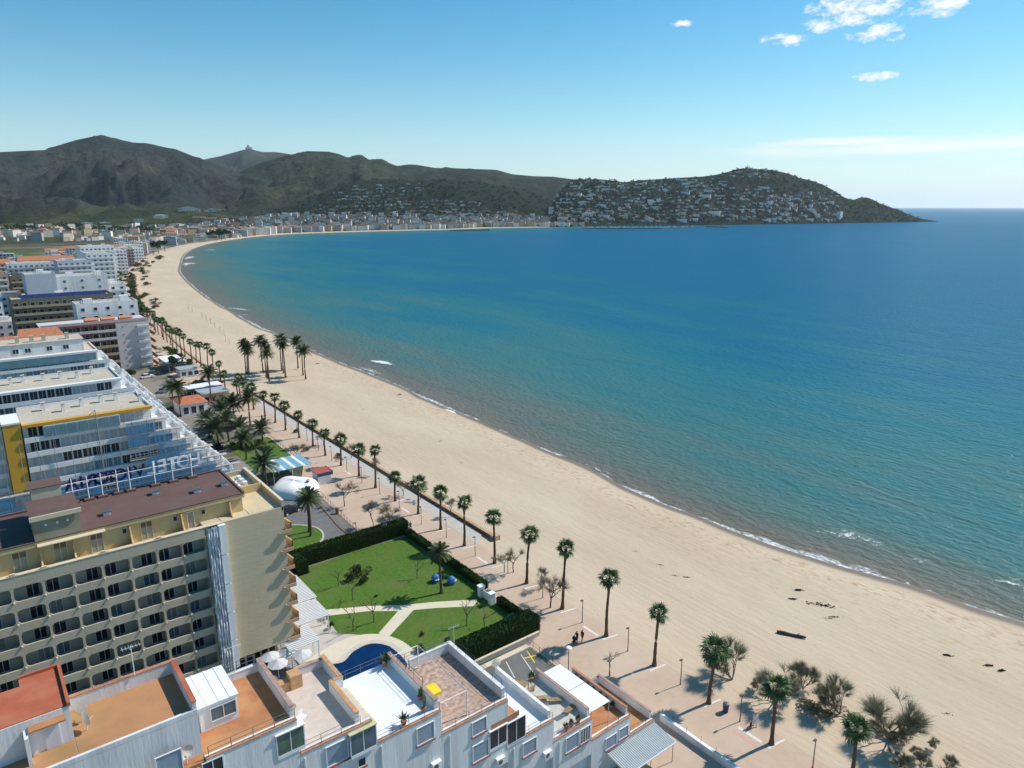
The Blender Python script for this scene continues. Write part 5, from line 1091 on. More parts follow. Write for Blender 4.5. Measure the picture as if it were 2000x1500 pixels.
row_y = [17.2,25.4,33.8,42.0,50.6,58.8,67.4,76.0,84.1,92.2,100.1,108.2,116.3,124.7,133.0,141.2,149.5,157.6,165.9,174.0,182.2,190.4,198.5,206.8]
for i, y in enumerate(row_y): palm(62.0+0.25*math.sin(i*1.9), y, dict(zip(row_y[2:18],(6.9,7.2,7.6,8.6,9.7,8.2,8.2,7.9,6.9,6.1,5.2,8.0,6.1,6.1,5.4,5.3))).get(y, 6.4+0.5*math.sin(i*2.3)), 'fan', 'tall fan palm in the row at the sand edge of the near promenade', G_ROW, y < 130, i, 1.28)
for i, y in enumerate([206,214,221,236]): palm(60.0+2.5*(i % 2)+i*0.4, y, 6.5, 'fan', 'fan palm in the clump where the promenade row meets the beach palms', 'palms at the beach access', False, 60+i, 1.15)
for i in range(25):
    y = 252+i*7.3; x = 66.0 if y < 300 else 66.0+(y-300)*0.066
    palm(x+0.3*math.sin(i*2.2), y, 7.6+0.7*math.sin(i*1.3), 'fan', 'fan palm in the long row beside the far promenade wall', 'fan palms along the far promenade', False, 100+i, 1.3)
for i, (u, v, h) in enumerate([(481,730,10.5),(484,731,9.5),(487,732,8.2),(514,726,11),(520,736,10.8),(523,737,9.6),(526,745,9.0),(550,723,11),(554,728,10.6),(558,736,10.8),(582,719,9.6),(592,732,8.5),(597,740,9.6)]):
    p = ground_at(u, v, -0.2); palm(p[0], p[1], h, 'date', 'tall feather palm in the clump standing on the open sand', 'beach palm clump', False, 200+i, 1.05, -0.25)
for i, (u, v, h) in enumerate([(414,789,8.8),(354,812,7.8),(340,800,6.5),(411,862,5.2),(428,876,5.0),(460,830,6.0),(481,898,5.0),(489,832,7.4),(514,868,4.0),(447,862,5.5),(470,872,4.6),(436,842,6.0),(523,960,6.0)]):
    p = ground_at(u, v); palm(p[0], p[1], h, 'date', 'broad feather palm in the garden grove beside the terraced blocks', 'garden grove palms', True, 230+i, 1.4)
for i, (x, y, h, lb) in enumerate([(42.6,111.6,6.8,'left of two feather palms on the grass traffic island'),(43.0,113.4,6.6,'second feather palm on the grass traffic island, nearer the promenade')]): palm(x, y, h, 'date', ['feather palm on the traffic island, nearer the hotel','feather palm on the traffic island, nearer the white tent'][i], None, True, 260+i, 0.92)
p = ground_at(862,1158); palm(p[0], p[1], 6.4, 'date', 'single feather palm standing on the lawn by the promenade hedge', None, True, 270, 0.85)
# bare trees
def grow(mb, tw, p, d, L, r, depth, rnd, up, twn, tl):
    q = p+d*L; mb.tube([tuple(p), tuple(p+d*L*0.5+Vector((rnd.gauss(0,.04),rnd.gauss(0,.04),0))*L), tuple(q)], [r, r*0.85, r*0.68], 5 if depth > 1 else 3, cap=False)
    if depth == 0:
        for k in range(twn):
            b = p+d*L*rnd.uniform(0.2,1.0); e = (d+Vector((rnd.gauss(0,.55),rnd.gauss(0,.55),rnd.gauss(0,.4)+up))).normalized()*tl*rnd.uniform(0.5,1.2)
            s = e.cross(Vector((rnd.gauss(0,1),rnd.gauss(0,1),rnd.gauss(0,1)))).normalized()*0.0095
            tw.tri(tuple(b-s),tuple(b+s),tuple(b+e))
        return
    for k in range(rnd.choice((2,3,3)) if depth > 1 else 3):
        nd = (d+Vector((rnd.gauss(0,.48),rnd.gauss(0,.48),rnd.gauss(0,.22)+up))).normalized()
        grow(mb, tw, p+d*L*rnd.uniform(0.65,1.0), nd, L*rnd.uniform(0.62,0.85), r*0.62, depth-1, rnd, up, twn, tl)
def tree_meshes(seed, stems, L0, r0, depth, up, twn, tl, twm, spread):
    rnd = random.Random(seed); mb, tw = MB(), MB()
    for k in range(stems):
        a = rnd.random()*6.28; d = Vector((math.cos(a)*spread,math.sin(a)*spread,1)).normalized(); grow(mb, tw, Vector((0,0,-0.05)), d, L0*rnd.uniform(.85,1.15), r0, depth, rnd, up, twn, tl)
    hh = max(v[2] for v in tw.v)
    for q in (mb, tw): q.v = [(a/hh, b/hh, c/hh) for a, b, c in q.v]
    return mb.mesh('trunk', BARK), tw.mesh('crown', twm)   # unit height
PROMT = [tree_meshes(300+i, 1, 1.35, 0.085, 4, 0.02, 24, 0.8, TWIG, 0.08) for i in range(3)]
TAMT = [tree_meshes(320+i, 7, 1.3, 0.055, 3, 0.18, 44, 0.95, TWIG2, 0.8) for i in range(3)]
BARE = tree_meshes(340, 1, 1.1, 0.07, 4, 0.05, 4, 0.5, TWIG, 0.05)
POLL = [tree_meshes(350+i, 1, 1.5, 0.09, 2, -0.12, 3, 0.9, BARK, 0.05) for i in range(2)]
def tree(x, y, me, label, group, sc=1.0, z=0.0, rz=0.0, name='bare_tree'):
    t = thing(name, label, 'tree', (x,y,z), rz, group, sc); link('trunk', me[0], t); c = link('crown', me[1], t); return t
for i, (u, v, s) in enumerate([(585,901,.95),(673,989,1.05),(729,1029,1.0),(761,1040,1.05),(1003,1118,.9),(1055,1150,.75),(1075,1187,1.05),(686,895,.7),(737,927,.8),(788,968,.7),(822,975,.7),(881,1010,.75),(632,870,.7),(985,1118,.7)]):
    p = ground_at(u, v); tree(p[0], p[1], PROMT[i % 3], 'leafless fine twigged tree on the near promenade paving', 'bare promenade trees', s*5.4, 0, i*1.3)
p = ground_at(1191,1320); tree(p[0], p[1], BARE, 'small completely bare tree beside the parking fence lamp', None, 3.6, 0, 0.4)
for i, (u, v, s, lb) in enumerate([(1430,1326,1.12,'largest tamarisk bush at the sand edge beside a fan palm'),(1512,1368,.95,'tamarisk bush growing right beside a fan palm on the sand edge'),(1568,1345,.72,'slender tamarisk behind the two larger tamarisk bushes'),(1640,1393,.95,'tamarisk bush with pale dry scrub at its foot'),(1736,1441,1.15,'tall spreading tamarisk farthest out on the sand')]):
    p = ground_at(u, v); tree(p[0], p[1], TAMT[i % 3], lb, 'tamarisks on the sand edge', s*5.2, -0.05, i*2.1, 'tamarisk')
for i, (u, v, s) in enumerate([(1828,1462,.28),(1792,1478,.3),(1756,1497,.42),(1846,1500,.4),(1800,1502,.36),(1600,1400,.3),(1480,1345,.3)]):
    p = ground_at(u, v); tree(p[0], p[1], TAMT[i % 3], 'small twiggy tamarisk sapling on the sand', 'tamarisk saplings', s*5, -0.1, i*1.1, 'tamarisk')
for i, (u, v, s) in enumerate([(815,1130,.9),(689,1172,1.0),(730,1216,1.1),(690,1233,1.0),(912,1222,1.05),(946,1229,.9),(661,1145,.85)]):
    p = ground_at(u, v); tree(p[0], p[1], POLL[i % 2], 'pollarded leafless tree on the hotel lawn', 'pollarded trees on the lawn', s*4.2, 0.03, i*1.7, 'pollarded_tree')
# leafy shrubs, pines
def leaf_blob(mb, c, rx, ry, rz, n, size, rnd):
    lumps = [(Vector((rnd.gauss(0,.45)*rx,rnd.gauss(0,.45)*ry,abs(rnd.gauss(0,.45))*rz)), rnd.uniform(.35,.6)) for _ in range(7)]
    for k in range(n):
        o, q = lumps[k % 7]; v = Vector((rnd.gauss(0,1),rnd.gauss(0,1),rnd.gauss(0,1))).normalized()*rnd.uniform(.7,1.0)
        p = Vector(c)+o+Vector((v.x*rx*q,v.y*ry*q,v.z*rz*q)); d = (v+Vector((rnd.gauss(0,.5),rnd.gauss(0,.5),rnd.gauss(0,.5)))).normalized()*size; s = d.cross(Vector((rnd.random(),rnd.random(),rnd.random()+.01))).normalized()*size*.5
        mb.tri(tuple(p-s),tuple(p+s),tuple(p+d))
SHR = [ (lambda r: (lambda m: (leaf_blob(m,(0,0,0.45),1,1,.6,900,.16,r), m)[1])(MB()).mesh('foliage', None))(random.Random(400+i)) for i in range(3)]
def shrub(x, y, s, m, label, group, z=0.0, sz=1.0):
    key = m.name
    t = thing('shrub', label, 'shrub', (x,y,z), x % 6, group, (s,s,s*sz)); k = ('shr', int(x*7) % 3, key)
    if k not in WMESH: me = SHR[k[1]].copy(); me.materials.clear(); me.materials.append(m); WMESH[k] = me
    link('foliage', WMESH[k], t); 
    if 'stem' not in WMESH: WMESH['stem'] = MB().tube([(0,0,-.05),(0,0,.5)],[.07,.05],5).mesh('stem', BARK)
    link('stem', WMESH['stem'], t)
for i, (u, v, s, lb) in enumerate([(690,1132,.9,'round dark shrub in the lawn flower bed, beside a taller one'),(710,1136,.95,'round dark shrub at the front of the lawn flower bed'),(702,1120,1.2,'taller leafy shrub at the centre of the lawn flower bed'),(826,1275,.85,'dark ball shaped shrub near the pool deck'),(824,1240,.35,'tiny dark shrub alone on the lawn'),(872,1252,.45,'small dark shrub near the hedge on the lawn'),(735,1165,.3,'tiny shrub near the middle of the upper lawn')]):
    p = ground_at(u, v); shrub(p[0], p[1], s, HEDGE2 if i != 2 else BUSH, lb, None)
for i in range(26):
    rr = random.Random(500+i); y = 268+rr.random()*40; shrub(62.3+(y-268)*0.03+rr.uniform(-1.2,1.2), y, rr.uniform(.8,1.4), BUSH, 'green shrub under the far promenade palms', 'shrubs under the far palms')
for i in range(14): rr = random.Random(540+i); p = ground_at(375+i*4+rr.uniform(-4,4), 752+rr.uniform(-3,4)); shrub(p[0], p[1], rr.uniform(1.0,1.5), BUSH, 'dark green shrub in the low hedge row by the beach access', 'shrub row by the beach access')
for i in range(60):
    rr = random.Random(560+i); y = 430+rr.random()*480; ix = next((a[0]+(b[0]-a[0])*(y-a[1])/(b[1]-a[1]) for a, b in zip(INNER, INNER[1:]) if a[1] <= y <= b[1]), 90)
    shrub(ix+rr.choice((-1,1))*rr.uniform(2,9)-2, y, rr.uniform(1.6,3.2), rr.choice([BUSH,DRYB,DRYB]), 'scrubby bush on the dune strip along the far beach', 'dune bushes', -0.1, .7)
for i in range(9): rr = random.Random(650+i); p = ground_at(1590+i*22+rr.uniform(-15,15), 1372+i*9+rr.uniform(-8,12)); shrub(p[0], p[1], rr.uniform(.6,1.0), DRYB, 'low yellowish scrub under the tamarisks', 'dry scrub under the tamarisks', -.08, .5)
PINES = []
for i in range(3):
    r = random.Random(700+i); m1 = MB(); leaf_blob(m1,(0,0,5.2),2.6,2.6,1.9,1500,.42,r); PINES.append((MB().tube([(0,0,-.1),(.15,.1,2.5),(0,.2,5)],[.25,.19,.12],6).mesh('trunk', BARK), m1.mesh('crown', PINE)))
for i, (x, y, s) in enumerate([(58,345,1.2),(62,355,1.3),(60,366,1.2),(64,378,1.3),(66,390,1.1),(62,402,1.2),(70,412,1.2),(72,430,1.1),(8,318,1.3),(2,326,1.4),(-6,322,1.2),(-12,360,1.5),(20,388,1.3),(0,405,1.4),(30,440,1.3),(16,436,1.3),(46,300,.9),(42,296,.9),(56,262,.8),(40,250,.8),(36,246,.8),(28,500,1.3),(40,580,1.4)]):
    tree(x, y, PINES[i % 3], 'dark green pine among the far seafront buildings', 'pines among the far buildings', s, 0, i*1.9, 'pine_tree')
def inner_x(y): return next((a[0]+(b[0]-a[0])*(y-a[1])/(b[1]-a[1]) for a, b in zip(INNER, INNER[1:]) if a[1] <= y <= b[1]), 90)
for i in range(26):
    rr = random.Random(730+i); y = 372+i*10.5+rr.uniform(-4,4); tree(inner_x(y)-rr.uniform(12,19), y, PINES[i % 3], 'dark green tree in the belt between far promenade and hotels', 'tree belt along the far promenade', rr.uniform(.75,1.15), 0, i*1.3, 'pine_tree')
for i in range(70):
    rr = random.Random(770+i); y = 425+i*3.6; shrub(inner_x(y)-rr.uniform(2.5,5.0), y, rr.uniform(1.3,2.0), rr.choice([BUSH,DRYB]), 'olive green bush in the planted strip beside the far promenade kerb', 'planted strip along the far kerb')
for i in range(10): rr = random.Random(860+i); shrub(46.5+rr.random()*7, 158+rr.random()*18, rr.uniform(.8,1.3), BUSH, 'dark shrub under the grove palms', 'shrubs under the grove palms')
for i, (u, v) in enumerate([(440,470),(432,469),(448,469),(425,466),(455,466),(436,464),(445,463),(415,470),(308,500),(318,497),(330,493)]):
    p = ground_at(u, v); tree(p[0], p[1]+20, PINES[i % 3], 'tall tree in the dark clump at the bend of the bay', 'trees at the bend of the bay', 2.0, 0, i*.9, 'pine_tree')
# far-off woods on the plain and along the town edge, one mass
mb = MB(); rr = random.Random(88)
for k in range(620):
    u = rr.uniform(-150, 560); v = 478-rr.random()**1.6*56
    if v > 454: continue
    if v < 436 and u > 480: continue
    p = ground_at(u, v, 1.0); d = math.hypot(*p)
    if d > 3200 or shore_dist(*p) > -60: continue
    zz = 1.0 if d < 1500 else 3.0
    s = rr.uniform(4,9); wide = rr.uniform(1,4) if rr.random() < .4 else 1
    leaf_blob(mb, (p[0],p[1],zz+s*.3), s*wide, s, s*.5, 40, s*.5, rr)
struct('far_woodland', mb, PINE, kind='stuff')
# ------------------------------------------------------------------ far town, hillside and headland houses
HW = [mat('far_white_wall', (0.80,0.75,0.68), 0.9, 0.05, .05), mat('far_cream_wall', (0.64,0.55,0.43), 0.9, 0.05, .05), mat('far_grey_wall', (0.40,0.40,0.41), 0.9, 0.05, .05), mat('far_ochre_wall', (0.50,0.36,0.22), 0.9, 0.05, .05)]
HRF = [mat('far_flat_roof', (0.50,0.47,0.43), 0.9, 0.1, .1), mat('far_tile_roof', (0.36,0.18,0.11), 0.9, 0.15, .1)]
def house_data(wall, roof, lx, ly, h, pitched, seed, detail=True):
    mb = MB(); mb.box(-lx/2,lx/2,-ly/2,ly/2,-6,h); nf = len(mb.f)
    if pitched:
        e = .4; rh = ly*.22; a, b, c, d = (-lx/2-e,-ly/2-e,h),(lx/2+e,-ly/2-e,h),(lx/2+e,ly/2+e,h),(-lx/2-e,ly/2+e,h); p, q = (-lx/2,0,h+rh),(lx/2,0,h+rh)
        mb.quad(a,b,q,p); mb.quad(c,d,p,q); mb.tri(d,a,p); mb.tri(b,c,q)
    else: mb.box(-lx/2+.3,lx/2-.3,-ly/2+.3,ly/2-.3,h,h+.15)
    nr = len(mb.f)
    if detail:
        r = random.Random(seed); n = max(1, int(h/3)); m = max(2, int(lx/3.2))
        for k in range(n):
            for i in range(m):
                x = -lx/2+lx*(i+.5)/m; z = k*h/n+1.0; mb.quad((x-.75,-ly/2-.03,z),(x+.75,-ly/2-.03,z),(x+.75,-ly/2-.03,z+1.5),(x-.75,-ly/2-.03,z+1.5))
        if not pitched: mb.box(-lx*.2,lx*.15,-ly*.2,ly*.2,h+.15,h+2.0)
    me = mb.mesh('house', wall); me.materials.append(roof); me.materials.append(GLASS)
    nh = len(mb.f)-(6 if detail and not pitched else 0)
    for i, p in enumerate(me.polygons): p.material_index = 0 if i < nf else (1 if i < nr else (2 if i < nh else 0))
    return me
HOUSES = {}
for w in range(4):
    for pt in (0, 1):
        for s, (lx, ly, h) in enumerate([(9,8,5.5),(13,10,7),(20,12,15),(26,13,18)]): HOUSES[w,pt,s] = house_data(HW[w], HRF[pt], lx, ly, h, pt, w*10+s)
CN = ['white','cream','grey','ochre']; count = {}
def place(x, y, z, w, pt, s, zone, rot, group, sc=1.0):
    o = link('house', HOUSES[w,pt,s], None, (x,y,z), rot, sc)
    tag(o, '%s %s %s' % (CN[w], ['flat roofed','tile roofed'][pt], zone[0 if s < 2 else 1]), 'house' if s < 2 else 'building', group); return o
rest = {w: MB() for w in range(4)}; restr = MB()
def filler(x, y, z, w, pt, s, rot, sc=1.0, wide=1.0):
    lx, ly, h = [(9,8,5.5),(13,10,7),(20,12,15),(26,13,18)][s]; rest[w].rbox(x,y,z-5,lx*sc*wide,ly*sc,h*sc*(.8 if wide > 1 else 1)+5,rot); restr.rbox(x,y,z+h*sc*(.8 if wide > 1 else 1)+.01,lx*sc*wide*.96,ly*sc*.96,.5 if not pt else 1.4,rot)
rr = random.Random(21); n_ind = 0
# town behind the far beach
Z1 = ('house in the far town across the bay', 'apartment building on the far town seafront'); cand = []
for k in range(2200):
    u = rr.uniform(305, 1135); i_ = round((u-300)/4); col_ = town_rise.cols[i_]; t_ = rr.random()**1.3*(1 if u > 520 else .8); j_ = t_*(town_rise.rows-1); a_, b_ = col_[int(j_)], col_[int(j_)+1]; f_ = j_-int(j_)
    p3 = tuple(a_[c]+(b_[c]-a_[c])*f_ for c in range(3)); p = p3[:2]; d = math.hypot(*p)
    if u < 480 and rr.random() < .35: continue
    s = (rr.choice((2,2,3)) if t_ < .10 and u > 480 else rr.choice((0,1,1,2))); w = rr.choices((0,1,2,3), (5,4,1,2))[0]; pt = 1 if (rr.random() < .5 and s < 3) else 0
    z = p3[2]
    cand.append((d, p[0], p[1], z, w, pt, s, math.atan2(-p[1],-p[0])+math.pi/2+rr.uniform(-.3,.3)))
cand.sort()
used = []
for c in cand:
    if any((c[1]-q[0])**2+(c[2]-q[1])**2 < (10 if c[6] < 2 else 15)**2 for q in used[-260:]): continue
    used.append((c[1],c[2]))
    if n_ind < 130: place(c[1],c[2],c[3],c[4],c[5],c[6],Z1,c[7],'far town buildings',.8); n_ind += 1
    else: filler(c[1],c[2],c[3],c[4],c[5],c[6],c[7],.75)
def slope_houses(hill, boxes, n, zone, group, nind, sizes, wts, seed):
    r = random.Random(seed); k = 0; got = []; tries = 0
    while len(got) < n and tries < n*12:
        tries += 1; u0, u1, v0, v1 = r.choices(boxes, [abs((b[1]-b[0])*(b[3]-b[2])) for b in boxes])[0]
        v_ = v0+round(r.uniform(0,v1-v0)/6.5)*6.5+r.gauss(0,.8); u_ = r.uniform(u0,u1); p = hill.at(u_, v_+2.5*math.sin(u_*.021))
        if not p or any((p[0]-q[0])**2+(p[1]-q[1])**2+(p[2]-q[2])**2*4 < 8.0**2 for q in got): continue
        got.append(p)
    got.sort(key=lambda p: p[0]**2+p[1]**2)
    for p in got:
        s = r.choice(sizes); w = r.choices((0,1,2,3), wts)[0]; pt = 1 if r.random() < .3 else 0; rot = math.atan2(-p[1],-p[0])+math.pi/2+r.gauss(0,.16); sc = r.uniform(.38,.72)
        if k < nind: place(p[0],p[1],p[2]-.5,w,pt,s,zone,rot,group,(sc*r.choice((1,1,1.4,2.0,2.6)),sc,sc*r.uniform(.6,.9))); k += 1
        else: filler(p[0],p[1],p[2]-.5,w,pt,s,rot,sc,r.choice((1,1,1.4,2.0,2.6)))
slope_houses(head, [(1080,1260,360,400),(1130,1420,352,372),(1090,1300,385,432),(1260,1560,385,432),(1400,1500,333,350),(1500,1640,375,400),(1540,1640,395,430),(1300,1520,365,390),(1080,1200,410,438)], 760, ('house on the built-up slope of the headland','apartment block on the built-up slope of the headland'), 'headland houses', 120, (0,0,1,1,1,2), (9,2,1,.3), 31)
slope_houses(hill_d, [(690,820,362,385),(650,760,375,405),(700,940,395,418),(610,700,395,418),(860,1010,405,420)], 210, ('house on the wooded hill above the far town','apartment block on the wooded hill above the far town'), 'houses on the wooded hill', 45, (0,0,1,1), (6,3,1,1), 32)
# scattered farms and sheds on the plain
for k, (u, v, s, w, pt) in enumerate([(170,438,2,0,0),(182,437,1,0,0),(205,437,2,0,0),(355,408,3,0,0),(345,409,2,0,0),(372,410,2,0,0),(392,411,1,0,0),(405,410,2,0,0),(420,409,1,0,0),(438,411,2,3,1),(452,410,1,0,0),(470,411,2,0,0),(485,411,1,0,1),(375,428,3,3,1),(400,430,3,3,1),(430,430,2,1,1),(455,430,2,1,1),(520,421,3,0,0),(545,421,3,0,0),(250,431,2,0,0),(300,423,3,0,0),(290,424,2,0,0)]):
    p = (range_l.at(u, v+2) if v < 432 and u < 500 else None) or (*ground_at(u, max(v,426)+2, 1.0), 1.0); place(p[0], p[1], p[2]-.5, w, pt, s, ('farm house out on the green plain','large shed or farm building out on the green plain'), math.atan2(-p[1],-p[0])+math.pi/2, 'buildings on the plain', (1.5,1,.55))
# inner rows of houses behind the bend of the bay
Z3 = ('house in the rows behind the bend of the bay', 'apartment house in the rows behind the bend of the bay'); used = [((x0+x1)/2-40,(y0+y1)/2) for _, x0, x1, y0, y1, *_r in TOWN]; r3 = random.Random(77); n3 = 0
for k in range(900):
    y = r3.uniform(420, 1330); ix = next((a[0]+(b[0]-a[0])*(y-a[1])/(b[1]-a[1]) for a, b in zip(INNER, INNER[1:]) if a[1] <= y <= b[1]), 90)
    x = ix-26-r3.random()*(95 if y < 800 else 70)
    if any((x-q[0])**2+(y-q[1])**2 < 24**2 for q in used): continue
    used.append((x,y)); s = r3.choice((1,1,2,2,2,3)) if y < 800 else r3.choice((0,1,1,2)); n3 += 1
    place(x, y, 0, r3.choices((0,1,2,3),(7,3,1,2))[0], 1 if (s < 3 and r3.random() < .45) else 0, s, Z3, r3.choice((0,0,.1,-.1,1.57))-.25*max(0,(y-500)/800), 'houses behind the bend of the bay', .85)
    if n3 > 74: break
r4 = random.Random(99)
for k in range(420):      # low outskirts spread over the near part of the plain
    u = r4.uniform(-60, 470); p = ground_at(u, r4.uniform(436, 472), .5)
    if shore_dist(*p) > -110 or math.hypot(*p) > 2350: continue
    filler(p[0], p[1], .5, r4.choices((0,1,2,3),(6,3,1,2))[0], r4.random() < .5, r4.choice((0,0,1,1,2)), r4.uniform(-.6,.6), .8)
for w in range(4):
    if rest[w].v: struct('distant_houses', rest[w], HW[w], kind='stuff')
struct('distant_house_roofs', restr, HRF[1], kind='stuff')
# trees between the hillside houses: one mass each
for hill, boxes, n, sd in ((head, [(1075,1820,328,436)], 3000, 41), (hill_d, [(520,1100,350,420)], 900, 42), (town_rise, [(305,1130,420,448)], 330, 43)):
    mb = MB(); r = random.Random(sd)
    for k in range(n):
        b = r.choice(boxes); p = hill.at(r.uniform(b[0],b[1]), r.uniform(b[2],b[3]))
        if p: s = r.uniform(3,6.5); leaf_blob(mb, (p[0],p[1],p[2]+s*.2), s, s, s*.75, 21, s*.6, r)
    struct('hillside_woodland', mb, PINE, kind='stuff')
# landmarks
rd = thing('radar_station', 'domed radar station on the top of the distant mountain', 'radar station', far_peak.cols[round((487-330)/4)][far_peak.rows]); x, y, z = rd.location
part('base', MB().box(x-30,x+30,y-18,y+18,z-12,z+14), HW[2], rd); part('dome', MB().tube([(x,y,z+14),(x,y,z+24),(x,y,z+34),(x,y,z+41),(x,y,z+44)],[13,19,17,10,2],12), HW[0], rd, smooth=True)
p = head.cols[round((1459-1052)/4)][head.rows]
am = thing('antenna_mast', 'thin antenna mast on the top of the headland', 'mast', p); part('mast', MB().tube([(p[0],p[1],p[2]-2),(p[0],p[1],p[2]+16)],[.9,.4],5), HW[2], am); part('platform', MB().box(p[0]-7,p[0]+7,p[1]-6,p[1]+6,p[2]-4,p[2]+5), HW[0], am)
p = ground_at(1646,432,2); tb = thing('white_tower_block', 'lone white tower block near the tip of the headland', 'building', (p[0],p[1],0)); q = head.at(1646,427) or (p[0],p[1],6)
tb.location = q; part('wall', MB().box(q[0]-9,q[0]+9,q[1]-7,q[1]+7,q[2]-8,q[2]+25), HW[0], tb); part('roof', MB().box(q[0]-8,q[0]+8,q[1]-6,q[1]+6,q[2]+25.002,q[2]+26), HRF[0], tb)
# harbour: breakwaters and moored boats
ROCK = mat('breakwater_rock', (0.16,0.15,0.14), .95, .3, .4)
def breakwater(label, pts, w):
    t = thing('breakwater', label, 'breakwater', (*pts[0], -1.5)); r = random.Random(int(pts[0][0]))
    for a, b in zip(pts, pts[1:]):
        L = math.hypot(b[0]-a[0], b[1]-a[1]); n = max(1, int(L/18)); ang = math.atan2(b[1]-a[1], b[0]-a[0])
        for i in range(n): f = (i+.5)/n; part('rock_section', MB().rbox(a[0]+(b[0]-a[0])*f, a[1]+(b[1]-a[1])*f, -2.5, L/n+1, w*r.uniform(.8,1.2), 3.2+r.random(), ang+r.uniform(-.05,.05)), ROCK, t)
breakwater('long grey breakwater closing the harbour below the headland', [ground_at(u, v, -1.5) for u, v in [(1360,445),(1290,447),(1200,447.5),(1140,446.5)]], 9)
breakwater('short low breakwater off the far town beach', [ground_at(880,451,-1.5), ground_at(955,450,-1.5)], 6)
breakwater('pier with a small light at its head near the harbour mouth', [ground_at(1380,443,-1.5), ground_at(1420,445,-1.5)], 8)
hull = MB(); hl = [(-5,-1.5),(3,-1.5),(5.5,0),(3,1.5),(-5,1.5)]; hull.prism(hl,-.4,1.1); HULL = hull.mesh('hull', HW[0]); MAST = MB().bar((0,0,1.1),(0,0,12),.12).mesh('mast', HW[2]); CABN = MB().box(-2.5,1.5,-1,1,1.1,2.2).mesh('cabin', HW[0])
for i in range(26):
    r = random.Random(900+i); p = ground_at(1130+i*8.8+r.uniform(-2,2), 443.6+r.uniform(0,1.6), -1.5)
    t = thing('sailing_boat', 'white sailing boat moored in the harbour below the headland', 'boat', (p[0],p[1],-1.5), r.uniform(1.8,2.4), 'boats moored in the harbour'); link('hull', HULL, t); link('mast', MAST, t); link('cabin', CABN, t)
# ------------------------------------------------------------------ street furniture, vehicles, people, small things
LAMPM = mat('brown_lamp_metal', (0.10,0.075,0.06), .6, .1, 3)
lp = MB().tube([(0,0,0),(0,0,.3),(0,0,3.3)],[.09,.06,.045],6).mesh('pole', LAMPM); lh = MB().tube([(-.02,0,3.3),(.1,0,3.42),(.32,0,3.45)],[.05,.1,.07],6).box(-.05,.4,-.12,.12,3.42,3.5).mesh('lamp_head', LAMPM)
for i, (u, v) in enumerate([(1329,1337),(1445,1409),(1587,1500),(1226,1272),(1137,1216),(1060,1168),(992,1120),(928,1086),(872,1050),(823,1024),(780,992),(742,965),(707,943),(678,922),(648,900),(622,880),(697,1057),(600,862),(580,846),(560,830)]):
    p = ground_at(u, v); t = thing('street_lamp', 'slim brown street lamp with flat head on the near promenade', 'street lamp', (p[0],p[1],0), 3.1, 'promenade street lamps'); link('pole', lp, t); link('lamp_head', lh, t)
p = ground_at(1110,1312); t = thing('street_lamp', 'street lamp with round white head beside the parking lot fence', 'street lamp', (p[0],p[1],0)); link('pole', lp, t); link('lamp_head', MB().tube([(0,0,3.3),(0,0,3.4),(0,0,3.5)],[.1,.42,.3],10).mesh('lamp_head', WHITE2), t)
def bin_(u, v, m, label):
    p = ground_at(u, v); t = thing('waste_bin', label, 'bin', (p[0],p[1],0), .7); link('body', MB().tube([(0,0,0),(0,0,1.0)],[.3,.36],8).mesh('body', m), t); link('lid', MB().tube([(0,0,1.0),(0,0,1.1),(0,0,1.2)],[.38,.36,.15],8).mesh('lid', IRON), t)
BLUEM = mat('dark_blue_plastic', (.03,.06,.14), .5, .1, 3)
bin_(1417,1390,BLUEM,'dark blue waste bin near the tamarisks on the promenade'); bin_(659,1003,EARTH,'brown waste bin on the promenade near the traffic island')
# blue chairs by the palm on the lawn, green box by the hedge
for i, (u, v) in enumerate([(851,1136),(882,1140)]):
    p = ground_at(u, v); t = thing('blue_play_seat', ['round blue play seat left of the lawn palm','round blue play seat between the lawn palm and the hedge'][i], 'play seat', (p[0],p[1],0.03), i)
    BL = mat('sky_blue_plastic', (.06,.17,.42), .4, .1, 3); link('shell', MB().tube([(0,0,0),(0,0,.4),(0,.1,.9),(0,.2,1.2)],[.55,.7,.6,.2],8).mesh('shell', BL), t); link('rim', MB().tube([(0,-.3,.5),(0,-.3,.6)],[.5,.5],8).mesh('rim', ALU), t)
t = thing('green_storage_box', 'green storage box with sloping lid beside the low dark hedge', 'box', (53.6,68.9,.03), .2); GRNB = mat('green_plastic', (.04,.20,.10), .5, .1, 3)
link('body', MB().box(-1.1,1.1,-.6,.6,0,.7).mesh('body', GRNB), t); link('lid', MB().quad((-1.15,-.65,.75),(1.15,-.65,.75),(1.15,.65,1.0),(-1.15,.65,1.0)).box(-1.15,1.15,-.65,.65,.702,.75).mesh('lid', GRNB), t)
# parasols by the pool
for i, (u, v) in enumerate([(530,1310),(565,1300),(592,1306),(545,1325)]):
    p = ground_at(u, v); t = thing('parasol', 'pale grey round parasol on the hotel pool deck', 'parasol', (p[0],p[1],.04), i, 'pool parasols'); link('pole', MB().bar((0,0,0),(0,0,2.3),.03,6).mesh('pole', ALU), t)
    mb = MB(); n = 8; mb.v.append((0,0,2.55)); mb.v += [(1.25*math.cos(2*math.pi*k/n),1.25*math.sin(2*math.pi*k/n),2.0) for k in range(n)]; mb.f = [(0,1+k,1+(k+1)%n) for k in range(n)]; link('canopy', mb.mesh('canopy', mat('pale_grey_canvas',(.55,.56,.57),.8,.05,2)), t)
